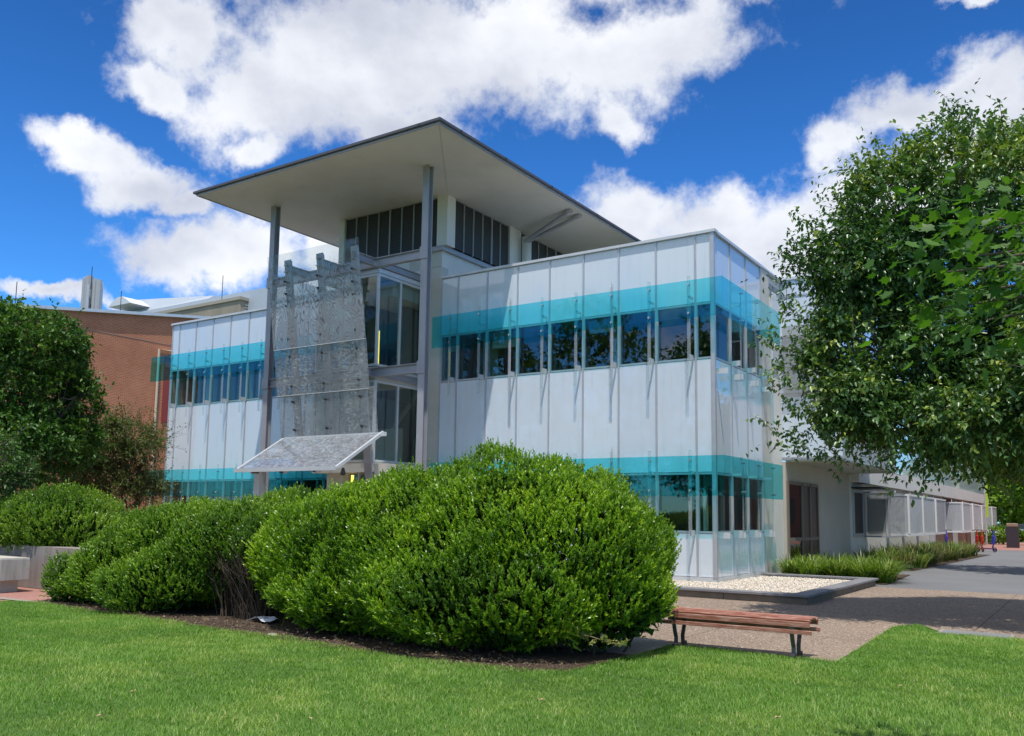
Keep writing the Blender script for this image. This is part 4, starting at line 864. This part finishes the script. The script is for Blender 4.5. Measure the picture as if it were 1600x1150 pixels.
for (x, y) in ((.55, 4.35), (1.1, 4.2), (1.7, 4.35), (2.3, 4.25), (2.85, 4.45), (.75, 5.2), (1.4, 5.1), (2.05, 5.2), (2.65, 5.3), (.5, 6.1), (1.2, 6.2), (1.9, 6.1), (2.5, 6.3), (.9, 7.2), (1.7, 7.2)):
    clump('lime green strap leaved clump in the bed just behind the gravel square', 'plant', x + rg.uniform(-.1, .1), y + rg.uniform(-.1, .1), 190, .60, .66, M_STRAP, rg.randint(0, 9999), 'strap leaved clumps behind the gravel square')
for k in range(32):
    y = 11.6 + k * .48; x0 = 2.05 + (y - 11) * .02
    clump('russet tinged strap leaved clump in the long bed beside the white wing', 'plant', x0 - (k % 3) * .62 + rg.uniform(-.15, .15), y, 120, .68, .6, M_STRAP2 if rg.random() < .6 else M_STRAP, rg.randint(0, 9999), 'strap leaved clumps beside the white wing', .3)
struct(obj('planting_bed', MB().sheet([(.02, 3.85), (3.0, 3.85), (2.75, 8.6), (.02, 8.6)], .004), M_SOIL)); struct(obj('planting_bed', MB().sheet([(.02, 11.0), (2.45, 11.0), (3.0, 29), (.02, 29)], .004), M_SOIL))

# ------------------------------------------------------------------ gravel square and its timber-like edging
E_ = thing('gravel_bed_edging', 'low grey stone edging around the cream gravel square at the building corner', 'edging', (2.85, -2.8, 0))
M_EDGE = pbr('grey_stone_cap', (.21, .205, .215), .65, var=.15, vscale=4, bump=.3, stain=.15); M_EDGEF = pbr('edging_face', (.17, .14, .11), .8, var=.2, vscale=4, bump=.3)
bobj(E_, 'front_cap', MB().box(-9.5, 2.88, -2.86, -2.5, .13, .175), M_EDGE, bevel=.004); bobj(E_, 'side_cap', MB().box(2.52, 2.88, -2.497, 3.15, .13, .175), M_EDGE, bevel=.004); bobj(E_, 'back_cap', MB().box(.06, 2.88, 3.153, 3.45, .13, .175), M_EDGE, bevel=.004)
bobj(E_, 'front_face', MB().box(-9.5, 2.83, -2.81, -2.6, -.05, .13), M_EDGEF); bobj(E_, 'side_face', MB().box(2.6, 2.83, -2.597, 3.3, -.05, .13), M_EDGEF); bobj(E_, 'back_face', MB().box(.06, 2.597, 3.2, 3.3, -.05, .13), M_EDGEF)
jn = MB()
for x in (-6, -3.6, -1.2, 1.2): jn.box(x, x + .012, -2.815, -2.809, 0, .125)
bobj(E_, 'joint', jn, M_DARKM)
struct(obj('gravel_bed', MB().sheet([(-9.5, -2.5), (2.52, -2.5), (2.52, 3.2), (.04, 3.2), (.04, .0), (-8.3, .0), (-9.5, -.0)], .09), M_GRAV))
def gravel():
    n = 26000; x = RNG.uniform(-4, 2.52, n); y = RNG.uniform(-2.48, 3.18, n); k = ~((x < .05) & (y > -.03)); x, y = x[k], y[k]; n = len(x)
    o = np.array([(1, 0, 0), (-1, 0, 0), (0, 1, 0), (0, -1, 0), (0, 0, 1), (0, 0, -1)], float); f = np.array([(0, 2, 4), (2, 1, 4), (1, 3, 4), (3, 0, 4), (2, 0, 5), (1, 2, 5), (3, 1, 5), (0, 3, 5)])
    s = RNG.uniform(.012, .026, (n, 3)); s[:, 2] *= .7; a = RNG.random(n) * 6.28; ca, sa = np.cos(a), np.sin(a)
    P = o[None] * s[:, None, :]; X = P[:, :, 0] * ca[:, None] - P[:, :, 1] * sa[:, None]; Y = P[:, :, 0] * sa[:, None] + P[:, :, 1] * ca[:, None]
    V = np.stack([X + x[:, None], Y + y[:, None], P[:, :, 2] + .095 + RNG.random(n)[:, None] * .012], 2).reshape(-1, 3); F = (np.arange(n)[:, None, None] * 6 + f[None]).reshape(-1, 3)
    m, nn, out = mat('gravel_stones'); at = nn.node('ShaderNodeAttribute', attribute_name='tint'); p = nn.node('ShaderNodeBsdfPrincipled'); nn.put(p.inputs['Base Color'], nn.ramp(at.outputs['Fac'], [(0, (.38, .28, .19)), (.35, (.60, .52, .42)), (1, (.78, .73, .65))])); p.inputs['Roughness'].default_value = .8; nn.l.new(p.outputs[0], out.inputs[0])
    o_ = npmesh('gravel', V, F, m, None, np.repeat(RNG.random(n), 8), k=3); o_['kind'] = 'stuff'; tag(o_, 'cream and white pebbles filling the square bed at the building corner', 'gravel')
gravel()

# ------------------------------------------------------------------ bench
def bench():
    root = thing('park_bench', 'backless bench of weathered red timber slats on curved steel legs at the lawn edge', 'bench', (3.75, -9.3, 0), rz=math.radians(1.5))
    m, n, out = mat('weathered_red_timber'); tcn = n.node('ShaderNodeTexCoord'); g_ = n.noise(n.vmath('MULTIPLY', tcn.outputs['Object'], (1, 14, 14)), 5, 6, .65); p = n.node('ShaderNodeBsdfPrincipled')
    n.put(p.inputs['Base Color'], n.ramp(g_, [(.3, (.22, .06, .035)), (.5, (.38, .15, .10)), (.68, (.58, .38, .31))])); p.inputs['Roughness'].default_value = .55; bp = n.node('ShaderNodeBump'); bp.inputs['Strength'].default_value = .3; bp.inputs['Distance'].default_value = .004; n.put(bp.inputs['Height'], g_); n.l.new(bp.outputs[0], p.inputs['Normal']); n.l.new(p.outputs[0], out.inputs[0])
    iron = pbr('grey_bench_iron', (.14, .13, .13), .45, .5, var=.2, vscale=10, bump=.2)
    L = .93
    for (y, z, w_, h_, tilt) in ((-.155, .435, .07, .032, -.35), (-.075, .452, .072, .032, -.08), (.005, .456, .072, .032, 0), (.085, .45, .072, .032, .1), (.16, .432, .07, .032, .35)):
        s = MB().bar((-L, y, z), (L, y, z), w_, h_ * .7, up=(0, -math.sin(tilt), math.cos(tilt))); obj('slat', s, m, root, bevel=.004)
    for y in (-.205, .205): 
        obj('slat', MB().box(-L, L, y - .014, y + .014, .365, .425), m, root, bevel=.004); obj('slat', MB().box(-L - .02, L + .02, y - .016 + (.004 if y < 0 else -.004), y + .012, .285, .33), m, root, bevel=.004)
    for x in (-.72, .72):
        for sgn in (-1, 1):
            y0 = sgn * .155
            pts = [(x, y0 + sgn * .03, .40), (x, y0 + sgn * .035, .32), (x, y0 + sgn * .005, .22), (x, y0 - sgn * .045, .12), (x, y0 - sgn * .04, .05), (x, y0 - sgn * .03, -.01)]
            q = MB()
            for a, b in zip(pts[:-1], pts[1:]): q.bar(a, b, .045, .022, up=(0, 1, .2))
            lg = obj('leg', q, iron, root); obj('foot', MB().tube([(x - .03, y0 - sgn * .0, .022), (x + .03, y0 - sgn * .0, .022)], .028, 10), M_DARKM, lg)
        obj('seat_bracket', MB().box(x - .02, x + .02, -.2, .2, .395, .417).box(x - .018, x + .018, -.19, -.17, .27, .395).box(x - .018, x + .018, .17, .19, .27, .395), iron, root)
    obj('seat_bracket', MB().box(-.02, .02, -.19, .19, .395, .415).box(-.015, .015, -.19, -.175, .34, .395), iron, root)
bench()

# ------------------------------------------------------------------ concrete seat wall at left
q = W(52, 905, 16.4)
CS = thing('concrete_bench', 'thick weathered grey concrete bench block on a recessed plinth at the left edge', 'bench', (-9.0, -11.4, 0))
M_CW = pbr('weathered_concrete', (.34, .34, .31), .85, var=.32, vscale=5, streak=True, stain=.35, bump=.3); M_CT = pbr('pale_concrete_top', (.46, .44, .38), .8, var=.12, vscale=4)
bobj(CS, 'block', MB().box(-15.4, -9.75, -11.3, -10.75, .22, .63), M_CW, bevel=.012); bobj(CS, 'top_slab', MB().box(-15.4, -9.76, -11.29, -10.76, .6305, .645), M_CT); bobj(CS, 'plinth', MB().box(-15.4, -9.95, -11.2, -10.85, -.02, .22), M_CT)
RW = thing('retaining_wall', 'long low grey brown concrete wall below the rounded shrub at far left', 'wall', (-10, -10.8, 0))
bobj(RW, 'wall', MB().box(-17, -8.7, -10.3, -9.9, 0, .83), pbr('brown_grey_concrete', (.27, .235, .215), .85, var=.25, vscale=6, streak=True, bump=.3))
bobj(RW, 'plaque', MB().box(-9.6, -8.8, -10.33, -10.302, .52, .67), M_DARKM); bobj(RW, 'plaque_face', MB().box(-9.54, -8.86, -10.34, -10.332, .55, .64), M_ALU)
struct(obj('mowing_strip', MB().sheet([(-12, -11.95), (-7.4, -11.75), (-7.4, -11.62), (-12, -11.75)], .006), M_CONC))

# ------------------------------------------------------------------ small things
rl = random.Random(5)
def leaflet(x, y, s, a):
    mb = MB(); ca, sa = math.cos(a), math.sin(a); P = [(0, 0, 0), (.5, .32, .3), (1, .12, .18), (1.35, 0, .42), (1, -.14, .16), (.45, -.3, .34), (.5, 0, .08)]
    mb.v = [((px * ca - py * sa) * s, (px * sa + py * ca) * s, pz * s) for px, py, pz in P]; mb.f = [(0, 6, 1), (1, 6, 2), (2, 6, 3), (3, 6, 4), (4, 6, 5), (5, 6, 0)]
    o = obj('dry_leaf', mb, M_DRY, None, loc=(x, y, .03)); o.modifiers.new('thickness', 'SOLIDIFY').thickness = .0015; return o
M_DRY = pbr('tan_dry_leaf', (.46, .33, .17), .7, var=.2, vscale=20)
def gp(px, py):
    r = FV + RV * (px - 800) / 1368.2 - UV * (py - 653) / 1368.2; t_ = -CAM[2] / r[2]; return CAM + r * t_
for (px, py, lb_) in ((160, 1125, 'tan fallen leaf on the grass near the bottom left corner'), (349, 1127, 'single tan fallen leaf lying alone on the grass, lower left'), (367, 1129, 'small tan fallen leaf touching another at lower left grass'), (487, 1130, 'curled tan fallen leaf on the grass at bottom, left of centre'), (852, 1100, 'tan fallen leaf on the grass below the biggest shrub'), (1209, 1128, 'pale brown curled leaf on the grass below the bench'), (203, 1087, 'tan fallen leaf on the grass at left, farthest from the camera'), (1412, 1078, 'yellow green leaf on the grass to the right of the bench')):
    g_ = gp(px, py); tag(leaflet(g_[0], g_[1], rl.uniform(.035, .05), rl.uniform(0, 6)), lb_, 'leaf', 'fallen leaves on the lawn')
g_ = gp(413, 972)
pm = MB(); n1_ = 7
for i in range(n1_):
    for j in range(5):
        u = i / (n1_ - 1); v = j / 4; pm.v.append(((u - .5) * .42 + .04 * math.sin(v * 4), (v - .5) * .3 + .03 * math.sin(u * 5), .012 + .05 * abs(math.sin(u * 3.2 + v * 2)) * (.4 + u * (1 - u) * 2) + .02 * math.sin(v * 9 + u * 4) ** 2))
for i in range(n1_ - 1):
    for j in range(4): a = i * 5 + j; pm.f.append((a, a + 5, a + 6, a + 1))
po = obj('sheet_of_paper', pm, pbr('white_paper', (.80, .80, .86), .6), None, loc=(g_[0], g_[1], .012)); po.modifiers.new('thickness', 'SOLIDIFY').thickness = .002
tag(po, 'crumpled white sheet of paper on the mulch under the shrubs', 'paper')
g_ = gp(425, 993); wp = MB().hexa([(-.06, -.03, 0), (.07, -.02, 0), (.06, .04, 0), (-.05, .035, 0), (-.045, -.02, .02), (.05, -.015, .028), (.05, .03, .02), (-.04, .03, .015)])
tag(obj('scrap_of_paper', wp, pbr('off_white_scrap', (.6, .58, .52), .8), None, loc=(g_[0], g_[1], .004)), 'tiny off white scrap on the lawn edge below the sheet of paper', 'litter')
# broken branch with yellow green leaves at the foot of the biggest shrub
def fallen_branch():
    g_ = gp(905, 1010); root = thing('broken_branch', 'broken twig with yellow green leaves at the right foot of the biggest shrub', 'branch', (2.55, -11.2, 0)); B = np.array([2.55, -11.2, 0]); rs = random.Random(4)
    pts = [W(890, 987, 9.7) - B, W(925, 995, 9.5) - B, W(965, 1008, 9.4) - B]; mb = MB().tube(pts, [.008, .006, .003], 5); P = []; D = []
    for k in range(14):
        f = rs.random(); s = pts[0] * (1 - f) + pts[2] * f; e = s + np.array([rs.gauss(.05, .09), rs.gauss(0, .09), rs.gauss(.02, .05)]); mb.tube([s, e], [.004, .002], 4)
        for q_ in range(22): ff = rs.random(); P.append(s + (e - s) * ff); D.append([rs.gauss(.4, .6), rs.gauss(0, .6), rs.gauss(.2, .6)])
    obj('twig', mb, pbr('bare_twig', (.22, .15, .09), .8), root)
    V, F = leaf_quads(np.array(P), unit(np.array(D)), np.full(len(P), .04), np.full(len(P), .016)); npmesh('leaves', V, F, leafmat('wilting_leaves', (.20, .24, .05), (.28, .32, .07), (.40, .38, .12), .5, .3), root, RNG.random(len(P)))
fallen_branch()

def mulch():
    n = 5200; x = RNG.uniform(-7.8, 2.8, n); y = RNG.uniform(-12.15, -11.3, n); k = inpoly(x, y, [(-7.9, -11.78), (-4, -11.93), (-1, -12.1), (1.3, -12.2), (2.3, -12.12), (2.8, -11.8), (2.9, -10.6), (-7.9, -10.6)]); x, y = x[k], y[k]; n = len(x)
    P0 = np.c_[x, y, RNG.uniform(.008, .03, n)]; D = unit(np.c_[RNG.normal(size=(n, 2)), RNG.normal(size=n) * .25]); V, F = leaf_quads(P0, D, RNG.uniform(.02, .06, n), RNG.uniform(.006, .02, n), unit(np.c_[RNG.normal(size=(n, 2)) * .3, np.ones(n)]))
    o = npmesh('mulch', V, F, leafmat('bark_chips', (.05, .035, .025), (.14, .10, .07), (.38, .30, .20), .8, .05, .2), None, RNG.random(n)); o['kind'] = 'stuff'; tag(o, 'brown bark chips and dead leaf litter under the shrubs', 'mulch')
mulch()
# utility cover in the lawn edge
uc = thing('utility_cover', 'grey rectangular utility cover at the lawn edge in the tree shade', 'utility cover', (5.95, -5.6, 0))
obj('lid', MB().box(-.42, .42, -.22, .2, .0, .02), pbr('grey_cover', (.22, .22, .22), .7, var=.1), uc, bevel=.003); obj('rim', MB().box(-.48, -.42, -.25, .23, .0, .012).box(.42, .48, -.25, .23, .0, .012).box(-.42, .42, .2, .23, .0, .012).box(-.42, .42, -.25, -.22, .0, .012), M_CONC, uc)

# scooters, pillar, cars, pole far down the path
M_BLK = pbr('black_rubber', (.02, .02, .022), .6)
def scooter(label, x, y, rz, c1, c2):
    root = thing('electric_scooter', label, 'scooter', (x, y, 0), 'hire scooters parked beside the planting', rz); m1 = pbr('scooter_paint', c1, .35); m2 = pbr('scooter_deck_paint', c2, .4)
    dk = MB().bar((-.35, 0, .17), (.38, 0, .17), .17, .06); obj('deck', dk, m2, root, bevel=.01)
    obj('stem', MB().tube([(.42, 0, .22), (.56, 0, .62), (.50, 0, 1.12)], [.035, .035, .028], 8), m1, root); obj('handlebar', MB().tube([(.50, -.26, 1.13), (.49, 0, 1.15), (.50, .26, 1.13)], .018, 8), M_BLK, root)
    obj('battery_box', MB().bar((.46, 0, .42), (.53, 0, .85), .13, .13, up=(1, 0, 0)), m1, root, bevel=.015)
    for xx in (.55, -.48):
        wl = MB(); pts = [(xx + .11 * math.cos(a), 0, .12 + .11 * math.sin(a)) for a in [k * math.pi / 8 for k in range(17)]]; wl.tube(pts, .025, 6, False); w_ = obj('wheel', wl, M_BLK, root); obj('hub', MB().tube([(xx, -.03, .12), (xx, .03, .12)], .06, 10), m2, w_)
    obj('mudguard', MB().bar((-.62, 0, .24), (-.36, 0, .25), .09, .03), m1, root); return root
scooter('red and orange hire scooter, leftmost of the pair at the path end', 1.75, 33.6, math.radians(-60), (.55, .02, .02), (.75, .12, .02))
scooter('orange red hire scooter parked tight beside the purple one', 2.02, 33.4, math.radians(-62), (.60, .03, .02), (.75, .10, .02))
scooter('purple and blue hire scooter at the right of the pair', 2.35, 33.6, math.radians(-35), (.06, .06, .45), (.09, .04, .22))
scooter('lone purple scooter standing behind the russet plants', .9, 30.2, math.radians(-80), (.08, .06, .40), (.09, .04, .22))
pq = W(1582, 830, 55); pl = thing('stone_pillar', 'dark square pillar with a sandstone cap at the far end of the path', 'pillar', (pq[0], pq[1], 0)); obj('shaft', MB().box(-.34, .34, -.3, .3, 0, 1.28), pbr('charcoal_stone', (.035, .03, .04), .6), pl); obj('cap', MB().box(-.31, .31, -.28, .28, 1.281, 1.52), pbr('sandstone', (.28, .20, .14), .8), pl, bevel=.05)
def car(label, px, py, dp, col, rz):
    qq = W(px, py, dp); root = thing('parked_car', label, 'car', (qq[0], qq[1], 0), 'cars parked beyond the path', rz); bm_ = MB()
    prof = [(-2.2, .35), (-2.2, .85), (-1.9, 1.0), (2.1, .9), (2.25, .6), (2.2, .3)]; n = len(prof); cab = [(-1.8, .96), (-1.35, 1.42), (.3, 1.45), (1.1, .94)]
    def ext(pf, w_): m_ = MB(); k = len(pf); m_.v = [(a, -w_, b) for a, b in pf] + [(a, w_, b) for a, b in pf]; m_.f = [tuple(range(k)), tuple(range(2 * k - 1, k - 1, -1))] + [(i, k + i, k + (i + 1) % k, (i + 1) % k) for i in range(k)]; return m_
    obj('body', ext(prof, .88), pbr('car_paint', col, .25, coat=1), root, bevel=.06); obj('cabin', ext(cab, .76), pbr('car_glass', (.06, .08, .09), .1), root, bevel=.04)
    for xx in (-1.35, 1.35):
        for yy in (-.86, .7): w_ = obj('wheel', MB().tube([(xx, yy, .33), (xx, yy + .18, .33)], .33, 16), M_BLK, root); obj('rim', MB().tube([(xx, yy - .01, .33), (xx, yy, .33)], .2, 10), M_BOLT, w_)
    for yy in (-.6, .6): obj('headlight', MB().box(2.16, 2.24, yy - .15, yy + .15, .6, .75), M_BOLT, root)
car('white car parked beyond the path, left of the dark pillar', 1556, 834, 74, (.75, .76, .78), .3); car('silver blue car parked beyond the path, right of the dark pillar', 1606, 836, 76, (.40, .45, .58), .2)
yq = W(1541, 830, 60); yp = thing('lime_pole', 'lime green banner pole at the end of the white wing', 'pole', (yq[0], yq[1], 0)); obj('pole', MB().tube([(0, 0, 0), (0, 0, 4.2)], .05, 8), M_STEELW, yp); obj('banner', MB().box(.05, .2, -.015, .015, 1.9, 4.1), pbr('lime_fabric', (.40, .55, .03), .6), yp)
hq = W(1590, 850, 62)
shrub('low dark green hedge at the far end of the path behind the pillar', [(hq[0] - 2, hq[1], .5, 2.4, 1, .6), (hq[0] + 2.5, hq[1], .55, 2.6, 1, .65)], (hq[0], hq[1]), 1600, M_SHR2, leaf=(.16, .08), per=8, seed=71, stems=10, slen=(.15, .3))
# shade tree beyond the right edge of the frame, whose shadow falls over the far path
tree('shade_tree', 'street tree outside the right edge shading the far part of the path', 'tree', (8.2, 12.5, 0), (8.2, 12.5, 3), [(6.6, 12.8, 5.2, 2.8, 2.2, 1.8), (9.5, 11.5, 6.0, 3, 2.6, 2.2), (4.4, 13.4, 5.2, 2.0, 1.5, 1.1)], 3000, M_LL, M_BARK, leaf=(.22, .13), per=8, seed=90, lump=.4, jitter=.7, spray=(.3, .7), r0=.22)

scene.render.resolution_x = 1024; scene.render.resolution_y = 736
